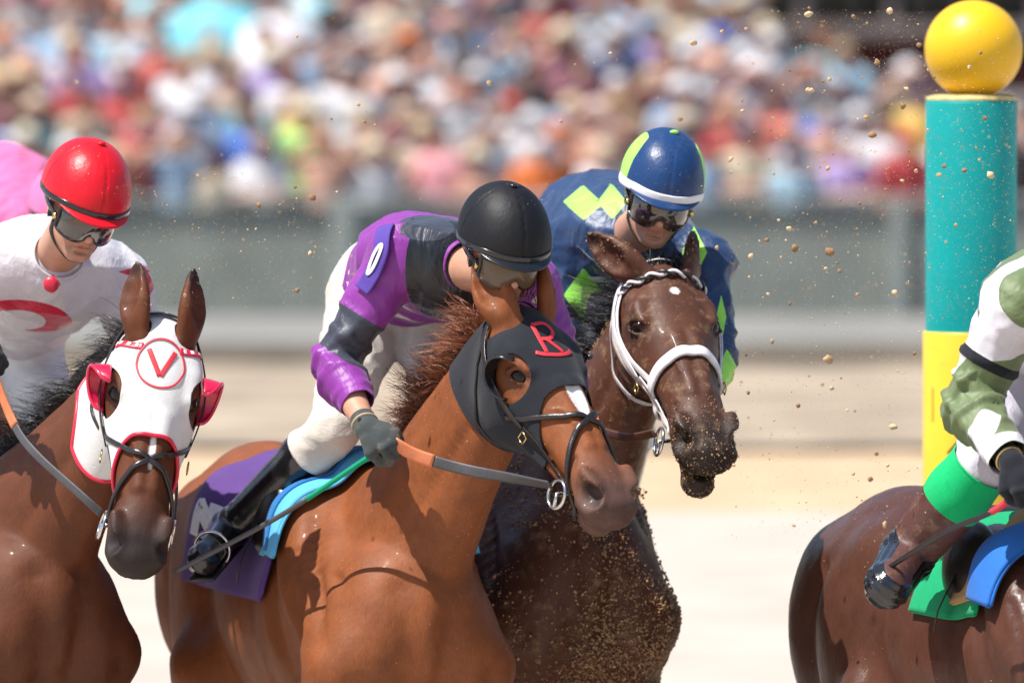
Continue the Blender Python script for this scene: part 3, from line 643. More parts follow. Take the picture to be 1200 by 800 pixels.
def cup(s, y, m, a0=100, a1=300, depth=.035, r=(.062, .052), rim=.004, name='blinker_cup'):
    """moulded half cup that stands out behind the eye"""
    V_ = []; n1, n2 = 30, 9
    for i in range(n1 + 1):
        a = R(a0 + (a1 - a0) * i / n1); fade = math.sin(math.pi * min(1, max(0, i / n1)) ) ** .45
        for j in range(n2 + 1):
            t = j / n2; rr = 1.05 - .10 * t * t; d = depth * fade * t
            V_.append(s.h(.192 + r[0] * rr * math.cos(a), y * (.098 + d + .006), -.052 + r[1] * rr * math.sin(a)))
    V_ = np.array(V_); F_ = [(i * (n2 + 1) + j, (i + 1) * (n2 + 1) + j, (i + 1) * (n2 + 1) + j + 1, i * (n2 + 1) + j + 1) for i in range(n1) for j in range(n2)]
    o = mk(name, V_, F_, m, s.root); solid(o, .003, 0)
    e = V_.reshape(n1 + 1, n2 + 1, 3)[:, -1]; mk('rim', *sweep(e, None, rim * 2, rim * 2, 8), m, o)
    return o
def bitring(s, y, m, u=.50, w_=-.135, r=.036, v=.078):
    o = MB(); ax = s.Mh @ np.array([.15, 1, .1 * y]); o.add(*torus(s.h(u, v * y, w_), ax, r, .0045)); o.add(*sweep([s.h(u + .02, (v + .004) * y, w_ - .03), s.h(u, v * y, w_ + .0), s.h(u - .005, .03 * y, w_)], None, .012, .012))
    return o.build('bit_ring', m, s.root)
# ------------------------------------------------------------------ people
def basis(fwd, up):
    f = unit(fwd); l = unit(np.cross(up, f)); return np.stack([l, f, np.cross(f, l)], 1)      # columns: left, forward, up
SKIN = (.52, .27, .18)
def hand_field(F, wr, fdir, back, s=1.0, curl=1.0, side=1, k=.006, r=1.0, tags='hand'):
    """palm, four bent fingers of different length and a thumb; fdir = along the knuckles' way, back = out of the back of the hand"""
    f = unit(fdir); b = unit(back - f * np.dot(back, f)); t = np.cross(f, b) * side      # t = towards the thumb
    pc = wr + f * .045 * s
    F.ell(pc, (.052 * s, .042 * s, .017 * s * r), np.stack([f, t, b], 1), .015, tags=tags); F.cone(wr, pc, .026 * s, .022 * s, .015, tags=tags)
    for i, (o, ln) in enumerate(((.030, .92), (.010, 1.0), (-.010, .93), (-.029, .76))):
        k0 = wr + f * (.080 - .004 * abs(i - 1)) * s + t * o * s + b * .004; L = [.042 * ln * s, .028 * ln * s, .022 * ln * s]; a = 0; pts = [k0]
        for j, (seg, bend) in enumerate(zip(L, (55 + 5 * i, 80, 45))):
            a += R(bend * curl); pts.append(pts[-1] + (f * math.cos(a) - b * math.sin(a)) * seg)
        F.chain(pts, [.0108 * s * r, .0100 * s * r, .0092 * s * r, .0078 * s * r], .004, tags=tags)
    th = [wr + f * .022 * s + t * .028 * s, wr + f * .048 * s + t * .050 * s - b * .012, wr + f * .070 * s + t * .046 * s - b * (.030 * curl + .004), wr + f * .090 * s + t * .030 * s - b * (.038 * curl + .006)]
    F.chain(th, [.016 * s * r, .0125 * s * r, .011 * s * r, .009 * s * r], .008, tags=tags)
class Person:
    """one continuous body grown from a distance field round a posed skeleton"""
    def __init__(s, label, J, hf, hu, loc, skin=SKIN, group=None, cell=.010, fcell=.0042, gloves=None, fit=1.0, handdirs=None, bare=False):
        s.J = {k: np.asarray(v, float) for k, v in J.items()}; J = s.J
        s.root = thing('person', label, 'person', loc, group)
        F = s.F = Field(); s.H = basis(hf, hu); s.hc_ = J['head']; H = s.hp; M = s.H
        up = unit(J['neck'] - J['pelvis']); lat = unit(J['shL'] - J['shR']); s.lat = lat; s.up = up; fr = unit(np.cross(lat, up)); s.fr = fr
        Mt = np.stack([lat, fr, up], 1); sp = J.get('spine', (J['pelvis'] + J['neck']) / 2 - fr * .04); s.sp = sp
        F.cone(J['pelvis'] - up * .02, sp, .135 * fit, .128 * fit, .05, side=lat, sc=1.15, tags='torso')
        F.cone(sp, J['neck'] - up * .11, .128 * fit, .125 * fit, .05, side=lat, sc=1.30, tags='torso')
        F.cone((J['shL'] + J['neck']) / 2 - up * .035, (J['shR'] + J['neck']) / 2 - up * .035, .075, .075, .05, tags='torso')
        F.cone(J['neck'] - up * .05, J['head'] - M[:, 2] * .05 - M[:, 1] * .015, .062, .056, .03, tags='neck')
        for q in 'LR':
            sh, el, wr = J['sh' + q], J['el' + q], J['wr' + q]
            F.cone(J['neck'] - up * .07, sh, .075, .062, .04, tags='torso'); m = sh + (el - sh) * .45
            F.cone(sh, m, .060, .050, .03, tags='arm arm' + q); F.cone(m, el, .050, .041, .02, tags='arm arm' + q)
            m = el + (wr - el) * .3; F.cone(el, m, .041, .044, .015, tags='arm fore'); F.cone(m, wr, .044, .027, .02, tags='arm fore')
            hp, kn, an = J['hip' + q], J['kn' + q], J['an' + q]; m = hp + (kn - hp) * .4
            F.cone(hp, m, .105 * fit, .088 * fit, .05, tags='leg leg' + q); F.cone(m, kn, .088 * fit, .058, .03, tags='leg leg' + q)
            m = kn + (an - kn) * .3; F.cone(kn, m, .056, .058, .02, tags='calf'); F.cone(m, an, .058, .037, .02, tags='calf')
            toe = J['toe' + q]; F.cone(an, toe, .040, .030, .02, tags='foot'); F.cone(an, an - unit(toe - an) * .045 + np.array([0, 0, -.03]), .036, .030, .02, tags='foot')
            hd = (handdirs or {}).get(q)
            if hd is not None: hand_field(F, wr, hd[0], hd[1], 1.0, hd[2] if len(hd) > 2 else 1.0, hd[3] if len(hd) > 3 else (1 if q == 'R' else -1))
            else: hand_field(F, wr, unit(wr - el), fr * .5 + lat * (1 if q == 'L' else -1), 1.0, .45, 1 if q == 'R' else -1)
        # head: left, forward, up
        t = 'head'
        F.ell(H(0, -.012, .035), (.076, .098, .092), M, .02, tags=t); F.ell(H(0, .028, -.030), (.062, .068, .085), M, .03, tags=t)
        F.ell(H(0, .078, -.088), (.026, .022, .022), M, .02, tags=t); F.cone(H(.050, .015, -.060), H(.018, .075, -.090), .018, .016, .02, tags=t); F.cone(H(-.050, .015, -.060), H(-.018, .075, -.090), .018, .016, .02, tags=t)
        F.cone(H(0, .090, .012), H(0, .116, -.026), .0085, .0125, .010, tags=t)
        for y in (-1, 1):
            F.ell(H(.031 * y, .100, .008), (.022, .014, .014), M, .012, sub=True, tags=t); F.ell(H(.031 * y, .081, .008), (.015, .013, .013), M, .003, tags=t)
            F.cone(H(.012 * y, .096, .026), H(.046 * y, .082, .024), .0075, .007, .010, tags=t); F.ell(H(.011 * y, .105, -.030), (.009, .010, .008), M, .006, tags=t)
            F.ell(H(.042 * y, .070, -.022), (.022, .020, .018), M, .02, tags=t)
            F.ell(H(.079 * y, -.006, -.004), (.008, .018, .030), M, .006, tags=t); F.ell(H(.087 * y, .000, -.002), (.006, .010, .018), M, .004, sub=True, tags=t)
        F.cone(H(-.018, .090, -.0545), H(.018, .090, -.0545), .0065, .0065, .006, tags=t); F.cone(H(-.016, .089, -.068), H(.016, .089, -.068), .0075, .0075, .006, tags=t)
        for y in (-1, 1):
            F.cone(H(.017 * y, .104, -.034), H(.030 * y, .084, -.066), .0028, .0022, .008, sub=True, tags=t); F.ell(H(.0055 * y, .112, -.039), (.0035, .005, .003), M, .003, sub=True, tags=t)
        F.ell(H(0, .094, -.078), (.020, .006, .004), M, .006, sub=True, tags=t)
        F.cone(H(-.024, .093, -.0605), H(.024, .093, -.0605), .0022, .0022, .004, sub=True, tags=t)
        fine = []
        if fcell < cell:
            h = J['head']; fine = [(h - .13, h + .13)] + [(J['wr' + q] - .13, J['wr' + q] + .13) for q in 'LR']
        V_, Q = F.mesh(cell, fine, fcell); V_ = relax(V_, Q, 1, .3)
        col = np.tile(np.array(skin), (len(V_), 1)); h = (V_ - J['head']) @ M
        lip = np.exp(-(((h[:, 2] + .061) / .010) ** 2 + (h[:, 0] / .024) ** 2)) * (h[:, 1] > .07); chk = np.exp(-(((h[:, 2] + .02) / .03) ** 2 + ((np.abs(h[:, 0]) - .045) / .03) ** 2)) * (h[:, 1] > .03)
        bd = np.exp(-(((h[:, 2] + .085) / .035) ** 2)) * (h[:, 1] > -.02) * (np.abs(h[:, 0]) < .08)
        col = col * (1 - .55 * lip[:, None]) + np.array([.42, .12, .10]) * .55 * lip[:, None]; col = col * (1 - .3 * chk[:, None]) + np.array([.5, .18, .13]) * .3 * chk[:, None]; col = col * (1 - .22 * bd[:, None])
        s.body = mk('body', V_, Q, mat('skin', None, .5, .4, bump=.15, bscale=160, attr='coat', var=.08, vscale=30, subsurf=.12), s.root, attrs={'coat': col})
    def hp(s, a, b, c): return s.hc_ + s.H @ np.array([a, b, c])
    def garment(s, name, keep, cuts, mats, infl=.012, cell=.008, folds=(.005, 26), th=.002, pat=None, extra=None, fold_arm=.006, seed=1):
        """cloth grown from the body's own field, creased, and cut to hems and panels"""
        F = s.F.only(*keep)
        if extra: extra(F)
        V_, Q = F.mesh(cell, infl=infl); V_ = relax(V_, Q, 2, .5); T = tris(Q); N = vnormals(V_, T)
        q0 = wnoise(V_, folds[1], seed); q1 = wnoise(V_, folds[1] * 2.3, seed + 1); d = folds[0] * (.9 - 2.2 * np.abs(q0) ** .7 - .9 * np.abs(q1) ** .8)
        for q in 'LR':       # sleeve creases bunch across the arm round the elbow
            for a, b in (('sh', 'el'), ('el', 'wr')):
                A, B = s.J[a + q], s.J[b + q]; ax = unit(B - A); t = (V_ - A) @ ax / np.linalg.norm(B - A); r = np.linalg.norm(V_ - A - ((V_ - A) @ ax)[:, None] * ax, axis=1)
                m = (r < .11) & (t > -.1) & (t < 1.1); ph = t * 26 + 1.9 * wnoise(V_, 22, seed + 5); e = np.exp(-((t - (1.0 if a == 'sh' else 0.05)) / .42) ** 2)
                d += m * np.maximum(0, np.sin(ph)) ** 1.5 * fold_arm * (.35 + e) - m * fold_arm * .3
        V_ = V_ + N * d[:, None]; M = np.zeros(len(T), int)
        for g in cuts: V_, T, M = split(V_, T, M, g(V_), -1)
        V_, T, M, _ = drop(V_, T, M)
        for g, m in (pat or []): V_, T, M = split(V_, T, M, g(V_), m)
        o = mk(name, V_, T, mats, s.root, midx=M); solid(o, th, -1); s.last = (V_, T); return o
    def plane(s, p, n): p = np.asarray(p, float); n = unit(n); return lambda V_: (V_ - p) @ n
    def helmet(s, m, band, peak, tilt=0, size=1.0, lamp=None, crown=None, panels=None, bandw=.016):
        H = s.hp; F = Field(); M = s.H; c = H(0, -.010, .058)
        F.ell(c, (.102 * size, .132 * size, .118 * size), M, .02); F.ell(H(0, .022, .046), (.094 * size, .108 * size, .088 * size), M, .02)
        V_, Q = F.mesh(.0065); V_ = relax(V_, Q, 1); T = tris(Q); h = (V_ - s.hc_) @ M; N = vnormals(V_, T)
        ang = np.arctan2(h[:, 0], h[:, 1] + .01); V_ = V_ - N * (.0030 * np.exp(-(np.minimum(np.abs(np.sin(ang * 2)), 1) / .04) ** 2))[:, None] + N * (wnoise(V_, 30, 3) * .0016 + wnoise(V_, 70, 4) * .0006)[:, None]
        g = (.030 + .018 * np.clip(h[:, 1] / .1, 0, 1) - .012 * np.clip(-h[:, 1] / .1, 0, 1)) - h[:, 2]; MI = np.zeros(len(T), int)
        V_, T, MI = split(V_, T, MI, -g, -1); V_, T, MI, _ = drop(V_, T, MI); h = (V_ - s.hc_) @ M
        for gf, mi in (panels or []): V_, T, MI = split(V_, T, MI, gf(h), mi); h = (V_ - s.hc_) @ M
        o = mk('helmet_cover', V_, T, m, s.root, midx=MI); solid(o, .004)
        lp = max(loops(T), key=len); e = resample(V_[lp], 90, sm=4); he = (e - s.hc_) @ M
        cc = np.stack([he[:, 0] * 1.012, he[:, 1] * 1.012, he[:, 2] + .010], 1); nn = np.stack([he[:, 0], he[:, 1], he[:, 2] * 0 + .01], 1) @ M.T
        mk('elastic_band', *sweep(s.hc_ + cc @ M.T, nn, bandw, .005, 8, True, sq=4), band, s.root)
        # peak
        V2 = []; n1, n2 = 24, 6
        for i in range(n1 + 1):
            a = R(-62 + 124 * i / n1); fade = math.cos(R(-90 + 180 * i / n1)) ** .6 if 0 < i < n1 else 0.0
            for j in range(n2 + 1):
                t = j / n2; L_ = .034 * fade * t; V2.append(H((.099 * size + L_ * .6) * math.sin(a), -.002 + (.128 * size + L_) * math.cos(a), .050 - .014 * t * fade + .004 * math.cos(a)))
        V2 = np.array(V2); o2 = mk('peak', V2, [(i * (n2 + 1) + j, (i + 1) * (n2 + 1) + j, (i + 1) * (n2 + 1) + j + 1, i * (n2 + 1) + j + 1) for i in range(n1) for j in range(n2)], peak, s.root); solid(o2, .004, 0)
        ch = [H(.082, .005, .03), H(.080, .012, -.03), H(.062, .040, -.085), H(.0, .068, -.118), H(-.062, .040, -.085), H(-.080, .012, -.03), H(-.082, .005, .02)]
        p, n = s.F.only('head').project(spline(ch, 50), .003); mk('chin_strap', *sweep(p, n, .014, .003, 8, sq=4), mat('black webbing', (.012, .012, .014), .7, bump=.3, bscale=300), s.root)
        b = MB(); b.add(*sphere(H(0, -.010, .058 + .119 * size), (.012, .012, .006), 12, 8)); b.build('button', crown or peak, s.root)
    def goggles(s, frame, lens, low=-.040, high=.030, strap=None, w=.078):
        H = s.hp; Vv = []; n1, n2 = 28, 10
        for i in range(n1 + 1):
            a = -1 + 2 * i / n1; x = w * math.sin(a * 1.25) / math.sin(1.25); y = .122 - .062 * abs(a) ** 2.3
            dip = .022 * math.exp(-(a / .17) ** 2); tp = high - .006 * abs(a) ** 3; bt = low + .012 * abs(a) ** 3 + dip
            for j in range(n2 + 1):
                t = j / n2; z = bt + (tp - bt) * t; Vv.append(H(x, y + .008 * math.sin(math.pi * t), z))
        Vv = np.array(Vv); o = mk('goggle_lens', Vv, [(i * (n2 + 1) + j, (i + 1) * (n2 + 1) + j, (i + 1) * (n2 + 1) + j + 1, i * (n2 + 1) + j + 1) for i in range(n1) for j in range(n2)], lens, s.root); solid(o, .002)
        g = Vv.reshape(n1 + 1, n2 + 1, 3); lp = np.concatenate([g[:, 0], g[-1, 1:], g[::-1, -1][1:], g[0, ::-1][1:-1]])
        lp = resample(lp, 110, sm=2); back = -s.H[:, 1] * .006; mk('goggle_frame', *sweep(lp + back, None, .010, .012, 8, True), frame, s.root)
        for y in (-1, 1):
            st = [H(w * y, .060, -.004), H(.086 * y, .03, .0), H(.088 * y, -.03, .004), H(.070 * y, -.085, .004), H(0, -.118, .004)]
            mk('goggle_strap', *sweep(spline(st, 24), None, .004, .016, 8, sq=4), strap or frame, s.root)
            mk('goggle_hinge', *sweep([H(.081 * y, .056, -.004), H(.089 * y, .052, -.004)], None, .020, .020, 14), mat('brass', (.7, .5, .2), .25, metal=1, var=0), s.root)
    def glove(s, q, m, hd, m2=None, infl=.0025):
        F = Field(); wr, el = s.J['wr' + q], s.J['el' + q]; hand_field(F, wr, hd[0], hd[1], 1.0, hd[2] if len(hd) > 2 else 1.0, hd[3] if len(hd) > 3 else (1 if q == 'R' else -1)); F.cone(wr + unit(el - wr) * .045, wr, .032, .029, .01)
        V_, Q = F.mesh(.0042, infl=infl); V_ = relax(V_, Q, 1, .4); T = tris(Q); MI = np.zeros(len(T), int); ax = unit(el - wr)
        V_, T, MI = split(V_, T, MI, .042 - (V_ - wr) @ ax, -1); V_, T, MI, _ = drop(V_, T, MI)
        o = mk('glove', V_, T, m, s.root)
        b = unit(hd[1] - unit(hd[0]) * np.dot(hd[1], unit(hd[0]))); mk('wrist_strap', *torus(wr + ax * .018, ax, .0335, .004, 28, 6), m2 or m, o)
        return o
    def boots(s, m, top=None, h0=.10, infl=.012, sole=None, q_='LR', topw=.07, foot=None):
        for q in q_:
            kn, an, toe = s.J['kn' + q], s.J['an' + q], s.J['toe' + q]; ax = unit(kn - an); F = Field(); mid = kn + (an - kn) * .3; L_ = np.linalg.norm(kn - an)
            F.cone(kn - ax * .02, mid, .060, .061, .02); F.cone(mid, an, .060, .042, .02); F.cone(an, toe, .043, .034, .02); F.cone(an, an - unit(toe - an) * .045 + np.array([0, 0, -.028]), .040, .034, .02); F.cone(toe, toe + unit(toe - an) * .02, .034, .028, .02)
            V_, Q = F.mesh(.007, infl=infl - .008); V_ = relax(V_, Q, 2, .5); T = tris(Q); N = vnormals(V_, T); t = (V_ - an) @ ax / L_
            cr = np.exp(-((t - .02) / .14) ** 2); V_ = V_ + N * (cr * np.sin(t * 95 + 2 * wnoise(V_, 25, 4)) * .0028 + wnoise(V_, 22, 8) * .0015)[:, None]
            MI = np.zeros(len(T), int); V_, T, MI = split(V_, T, MI, (1 - h0) - (V_ - an) @ ax / L_, -1); V_, T, MI, _ = drop(V_, T, MI)
            if top: V_, T, MI = split(V_, T, MI, (1 - h0 - topw / L_) - (V_ - an) @ ax / L_, 1)
            if foot: V_, T, MI = split(V_, T, MI, (V_ - an) @ ax / L_ - .16, 2)
            o = mk('boot', V_, T, [m] + ([top] if top else []) + ([foot] if foot else []), s.root, midx=MI); solid(o, .003)
            lp = max(loops(T), key=len); mk('boot_rim', *sweep(resample(V_[lp], 40), None, .006, .006, 6, True), top or m, o)
            if sole:
                d = unit(toe - an); dn = unit(np.array([0, 0, -1.0]) - d * np.dot([0, 0, -1.0], d)); sd = np.cross(d, dn)
                mk('sole', *box((an + toe) / 2 + dn * .046 + d * .01, (.25, .075, .012), np.stack([d, sd, dn], 1), .005), sole, o)
# ------------------------------------------------------------------ materials of coats and cloth
def coatmat(name, rough=.60, speck=None, dirt=0.0): return mat(name, None, rough, .27, sheen=0, bump=.35, bscale=85, bstretch=(1, 1, .3), attr='coat', var=.20, vscale=11, speck=speck, dirt=dirt, coat=.03)
def silk(name, c, rough=.46, dirt=0.0): return mat(name, c, rough, .3 if 'helmet' in name else .45, sheen=0 if 'helmet' in name else .12, bump=.30, bscale=70, bstretch=(1, 1, .5), var=.06, vscale=20, dirt=dirt, crease=0.0 if 'helmet' in name else 7.0)
def cloth(name, c, dirt=0.0): return mat(name, c, .85, .25, sheen=.1, bump=.35, bscale=240, var=.08, vscale=12, dirt=dirt, crease=6.0 if 'breeches' in name else 0.0)
def leather(name, c, rough=.3, coat=0.0, dirt=0.0): return mat(name, c, rough, .55, bump=.25, bscale=130, var=.15, vscale=25, coat=coat, dirt=dirt)
hairC = mat('chestnut hair', (.22, .07, .028), .5, var=.3, vscale=60); hairK = mat('black hair', (.012, .010, .010), .45, var=.3, vscale=60)
lthr = leather('dark leather', (.018, .014, .014)); greyrein = leather('grey rubber rein', (.06, .058, .065), .55); boot_m = leather('black boot leather', (.010, .010, .012), .16, coat=.5)
steel = mat('polished steel', (.62, .61, .6), .2, metal=1, var=.05); brass = mat('brass', (.7, .5, .2), .25, metal=1, var=0)
blackcloth = cloth('black cloth', (.012, .014, .020)); white_c = cloth('white cloth', (.66, .66, .66)); whitelthr = leather('white leather', (.74, .70, .72), .45)
red_p = mat('red print', (.62, .03, .045), .6, var=.05); redtrim = leather('red binding', (.62, .015, .05), .4); orange = leather('orange rubber grip', (.62, .19, .08), .6)
plastic = mat('black plastic', (.010, .010, .012), .22, coat=.3, var=0); redplastic = mat('red plastic', (.60, .012, .06), .25, coat=.4, var=.05)
def bridle(h, m, m2, wd=.017, fig8=True, cheek2=False, cav=.30, nb=.016, brow=None):
    h.strap('crownpiece', [(.30, -.092, -.12), (.16, -.112, -.10), (.05, -.088, -.075), (-.01, -.06, -.03), (-.02, 0, -.0), (-.01, .06, -.03), (.05, .088, -.075), (.16, .112, -.10), (.30, .092, -.12)], wd, .004, m, off=.012, n=90)
    for y in (-1, 1):
        c = h.strap('cheekpiece', [(.30, .092 * y, -.12), (.40, .08 * y, -.128), (.49, .078 * y, -.135)], wd, .005, m, off=.006); bitring(h, y, steel)
        mk('buckle', *sweep([h.h(.325 + a_, .097 * y, -.122 + b_) for a_, b_ in ((-.012, -.011), (0, -.012), (.012, -.011), (.012, .011), (0, .012), (-.012, .011))], None, .004, .004, 6, True), brass, c)
        h.strap('throatlatch', [(-.01, .065 * y, -.03), (.06, .088 * y, -.10), (.12, .088 * y, -.18), (.15, .07 * y, -.24), (.16, 0, -.262)], wd * .7, .004, m, off=.009)
    if fig8:
        for y in (-1, 1): h.strap('noseband', [(.24, .095 * y, -.14), (.29, .08 * y, -.09), (.34, .05 * y, -.03), (.375, 0, .0), (.42, -.05 * y, -.03), (.49, -.068 * y, -.09), (.535, -.06 * y, -.155), (.54, 0, -.19)], .014, .010, m2, off=.003, n=80)
    else:
        h.strap('noseband', [(cav, 0, .01), (cav + .008, .06, -.03), (cav + .03, .08, -.10), (cav + .05, .05, -.17), (cav + .05, 0, -.19), (cav + .05, -.05, -.17), (cav + .03, -.08, -.10), (cav + .008, -.06, -.03)], nb * 1.8, .010, m2, closed=True, n=90)
        for y in (-1, 1):
            h.strap('noseband_cheekpiece', [(.0, .075 * y, -.03), (.08, .10 * y, -.07), (.18, .112 * y, -.098), (.26, .095 * y, -.10), (cav + .02, .085 * y, -.08)], nb, .005, m2, off=.005)
    if brow: h.strap('browband', [(.05, -.098, -.065), (.065, -.08, -.012), (.072, 0, .02), (.065, .08, -.012), (.05, .098, -.065)], .020, .006, brow, off=.006)
def rein(h, y, world, m, grip, gripend=.35, wd=.024, sag=0.0, field=None, u=.50, w_=-.135, v=.082):
    """from the bit ring back to the rider's hand; the last part in a rubber grip"""
    p = spline([h.h(u - .03, v * y, w_)] + [np.asarray(q, float) for q in world], 60)
    f = h.F.pick('head', 'ear'); d = f.at(p); q, n = f.project(p, .008, 3); far = d > .03
    p = np.where((d < .008)[:, None], q, p); n = f.grad(p); p = resample(p, 60, False, 3); k = int(60 * (1 - gripend))
    o = mk('rein', *sweep(p[:k + 1], n[:k + 1], wd, .005, 8, sq=4), m, h.root); mk('rein_grip', *sweep(p[k:], n[k:], wd * 1.15, .008, 8, sq=4), grip, h.root); return o
def body_patch(h, name, x0, x1, a0, a1, m, off=.012, nx=40, na=60, th=.008, cut=None, drape=0.0):
    """cloth over the back: a sheet laid on the horse's own surface"""
    X = np.linspace(x0, x1, nx); A = np.linspace(R(a0), R(a1), na); g = []
    for a in A:
        for x in X: g.append(h.loc(x, .42 * math.sin(a), 1.14 + .42 * math.cos(a)))
    f = h.F.pick('head', 'ear'); p, n = f.project(np.array(g), off, 8)
    p = p + n * (np.maximum(0, wnoise(p, 18, 3)) * drape)[:, None]
    F_ = [(i * nx + j, i * nx + j + 1, (i + 1) * nx + j + 1, (i + 1) * nx + j) for i in range(na - 1) for j in range(nx - 1)]
    o = mk(name, p, F_, m, h.root); solid(o, th, 1)
    G = p.reshape(na, nx, 3); e = np.concatenate([G[0], G[1:, -1], G[-1, ::-1][1:], G[::-1, 0][1:-1]]); mk('binding', *sweep(resample(e, 160, True, 1), None, .010, .010, 6, True), m if cut is None else cut, o)
    return o
def saddle(h, m, seat):
    F = Field(); L = h.loc; M = h.M
    F.ell(L(-.22, 0, 1.50), (.20, .12, .035), M, .03); F.ell(L(-.03, 0, 1.545), (.05, .10, .035), M, .03); F.ell(L(-.40, 0, 1.53), (.06, .13, .03), M, .03)
    for y in (-1, 1): F.ell(L(-.14, .20 * y, 1.40), (.13, .06, .13), M, .04)
    V_, Q = F.mesh(.010, infl=.004); o = mk('saddle', V_, Q, m, h.root)
    for y in (-1, 1):
        mk('stirrup_leather', *sweep([L(-.12, .26 * y, 1.40), L(-.14, .30 * y, 1.30), L(-.145, .31 * y, 1.24)], None, .022, .005, 8, sq=4), m, o)
def stirrup(h, p, m, ax):
    mb = MB(); mb.add(*torus(p, ax, .049, .005, 30, 8, (1, 1.0))); return mb.build('stirrup_iron', m, h.root)
# ------------------------------------------------------------------ second horse: chestnut in the black hood
h2 = Horse('chestnut racehorse in a black blinker hood, foremost in the middle of the photo', 18, P(428, 535, 20.7), None, (.42, -.56, -.72), (.78, .60, .0),
    dict(mat=coatmat('chestnut coat'), base=(.215, .064, .019), muzzle=(.075, .048, .042), mz=.85, blaze=(.22, .37, .020, .004), mane=hairC, eye=(.10, .035, .015)), [(-.45, .25, .87), (-.02, .3, .95)], hs=1.025, hw=1.12, eye=P(600, 441, 19.92))
hood(h2, blackcloth, None, front=.275, side=.12, back=-.055)
for y in (-1, 1): cup(h2, y, plastic, 110, 300)
bridle(h2, lthr, lthr)
tp = lambda x, y: h2.h(.128 - .092 * y, -.008 + .074 * x, .02)
lettering([[(-.25, -.5), (-.25, .5)], [(-.25, .5), (.15, .5), (.32, .25), (.12, 0), (-.25, 0)], [(-.05, 0), (.35, -.5)], [(-.62, -.40), (-.35, -.52), (.1, -.58), (.5, -.52), (.72, -.40)]], tp, h2.hf, .0115, red_p, 'emblem', h2.root, off=.0112)
h2.mane(hairC, 3400, (.08, .19), np.array([-.55, .35, .35]), -.1, .40, .99, up=.8, spread=.28)
h2.forelock(hairC, 150, (.03, .06), u=-.05)
hd2 = dict(R=(unit([.80, -.45, -.40]), unit([-.15, -.75, .65]), 1.1), L=(unit([.3, -.8, -.4]), unit([.3, -.2, .9]), 1.1))
j2 = Person('jockey in purple and black silks and a black helmet crouched over the chestnut horse', dict(head=P(587, 300, 20.12), neck=P(546, 312, 20.34), pelvis=P(462, 335, 20.98), spine=P(495, 312, 20.72),
    shR=P(468, 300, 20.36), shL=P(622, 338, 20.42), elR=P(392, 425, 20.36), elL=P(660, 450, 20.5), wrR=P(430, 502, 20.12), wrL=P(560, 480, 20.35),
    hipR=P(430, 355, 20.98), hipL=P(505, 355, 21.02), knR=P(395, 500, 20.62), knL=P(520, 490, 20.62), anR=P(268, 620, 20.85), anL=P(500, 640, 20.95), toeR=P(238, 655, 20.66), toeL=P(520, 680, 20.75)),
    (.32, -.85, -.40), (.12, -.2, .95), P(462, 1250, 20.9) * [1, 1, 0], handdirs=hd2, fit=.93)
purple = silk('purple silk', (.22, .025, .27)); purpled = silk('dark blue silk', (.035, .040, .060)); blacks = silk('black silk', (.012, .014, .018), .3); 
def armt(j, q, V_, a='sh', b='el'):
    A, B = j.J[a + q], j.J[b + q]; ax = unit(B - A); t = (V_ - A) @ ax / np.linalg.norm(B - A); return t, np.linalg.norm(V_ - A - ((V_ - A) @ ax)[:, None] * ax, axis=1)
def band(j, q, t0, t1, a='sh', b='el', rmax=.12):
    def g(V_):
        t, r = armt(j, q, V_, a, b); return np.maximum(np.maximum(t0 - t, t - t1), r - rmax)
    return g
def cutcuff(j, q, frac):
    def g(V_):
        t, r = armt(j, q, V_, 'el', 'wr'); return np.maximum(frac - t, r - .16)      # <0 where past the cuff and near the arm -> dropped below via sign
    return lambda V_: np.where((armt(j, q, V_, 'el', 'wr')[1] < .09), frac - armt(j, q, V_, 'el', 'wr')[0], 1.0)
def sph(c, r, M=None):
    c = np.asarray(c, float)
    return lambda V_: (np.linalg.norm((V_ - c) / np.asarray(r, float), axis=1) - 1) * .05
waist2 = j2.plane(j2.J['pelvis'] + j2.up * .07, j2.up); neckc = lambda j, d=.005: j.plane(j.J['neck'] + j.up * d, -j.up)
def collar(j, m, h=.03):
    ax = unit(j.J['head'] - j.H[:, 2] * .05 - (j.J['neck'] - j.up * .05)); c = j.J['neck'] - j.up * .0 + ax * .012
    F = Field(); F.cone(c - ax * .03, c + ax * .03, .075, .066, .01); V_, Q = F.mesh(.008, infl=.004); T = tris(Q); M = np.zeros(len(T), int)
    for g in (lambda V_: (V_ - c) @ ax + h * .9, lambda V_: h * .6 - (V_ - c) @ ax): V_, T, M = split(V_, T, M, g(V_), -1)
    V_, T, M, _ = drop(V_, T, M); o = mk('collar', V_, T, m, j.root); solid(o, .004)
j2.garment('silks', ('torso', 'arm'), [waist2, cutcuff(j2, 'R', .66), cutcuff(j2, 'L', .75)], [purple, purpled, blacks], infl=.016, folds=(.010, 17), seed=3,
    pat=[(sph(P(520, 315, 20.32), (.10, .24, .17)), 2), (sph(P(500, 268, 20.5), (.085, .3, .035)), 1), (band(j2, 'R', .56, .93), 1)])
collar(j2, purple)
jf = j2.F.only('torso', 'arm'); bm = cloth('violet number cloth', (.09, .05, .30)); pb, nb = jf.project(spline([P(456, 270, 20.34), P(442, 292, 20.27), P(430, 315, 20.26), P(420, 338, 20.28)], 30), .022)
ob = mk('number_badge', *sweep(pb, nb, .048, .003, 8, sq=6), bm, j2.root)
lettering([[(round(.5 * math.cos(a), 4), round(math.sin(a), 4)) for a in np.linspace(0, 2 * np.pi, 13)[:-1]] + [(.5, 0.0)]], lambda x, y: P(436 - 9 * x + 10 * y, 303 - 4 * x - 17 * y, 20.28), jf, .010, cloth('white print', (.75, .75, .76)), 'badge_number', ob, off=.0265, n=50)
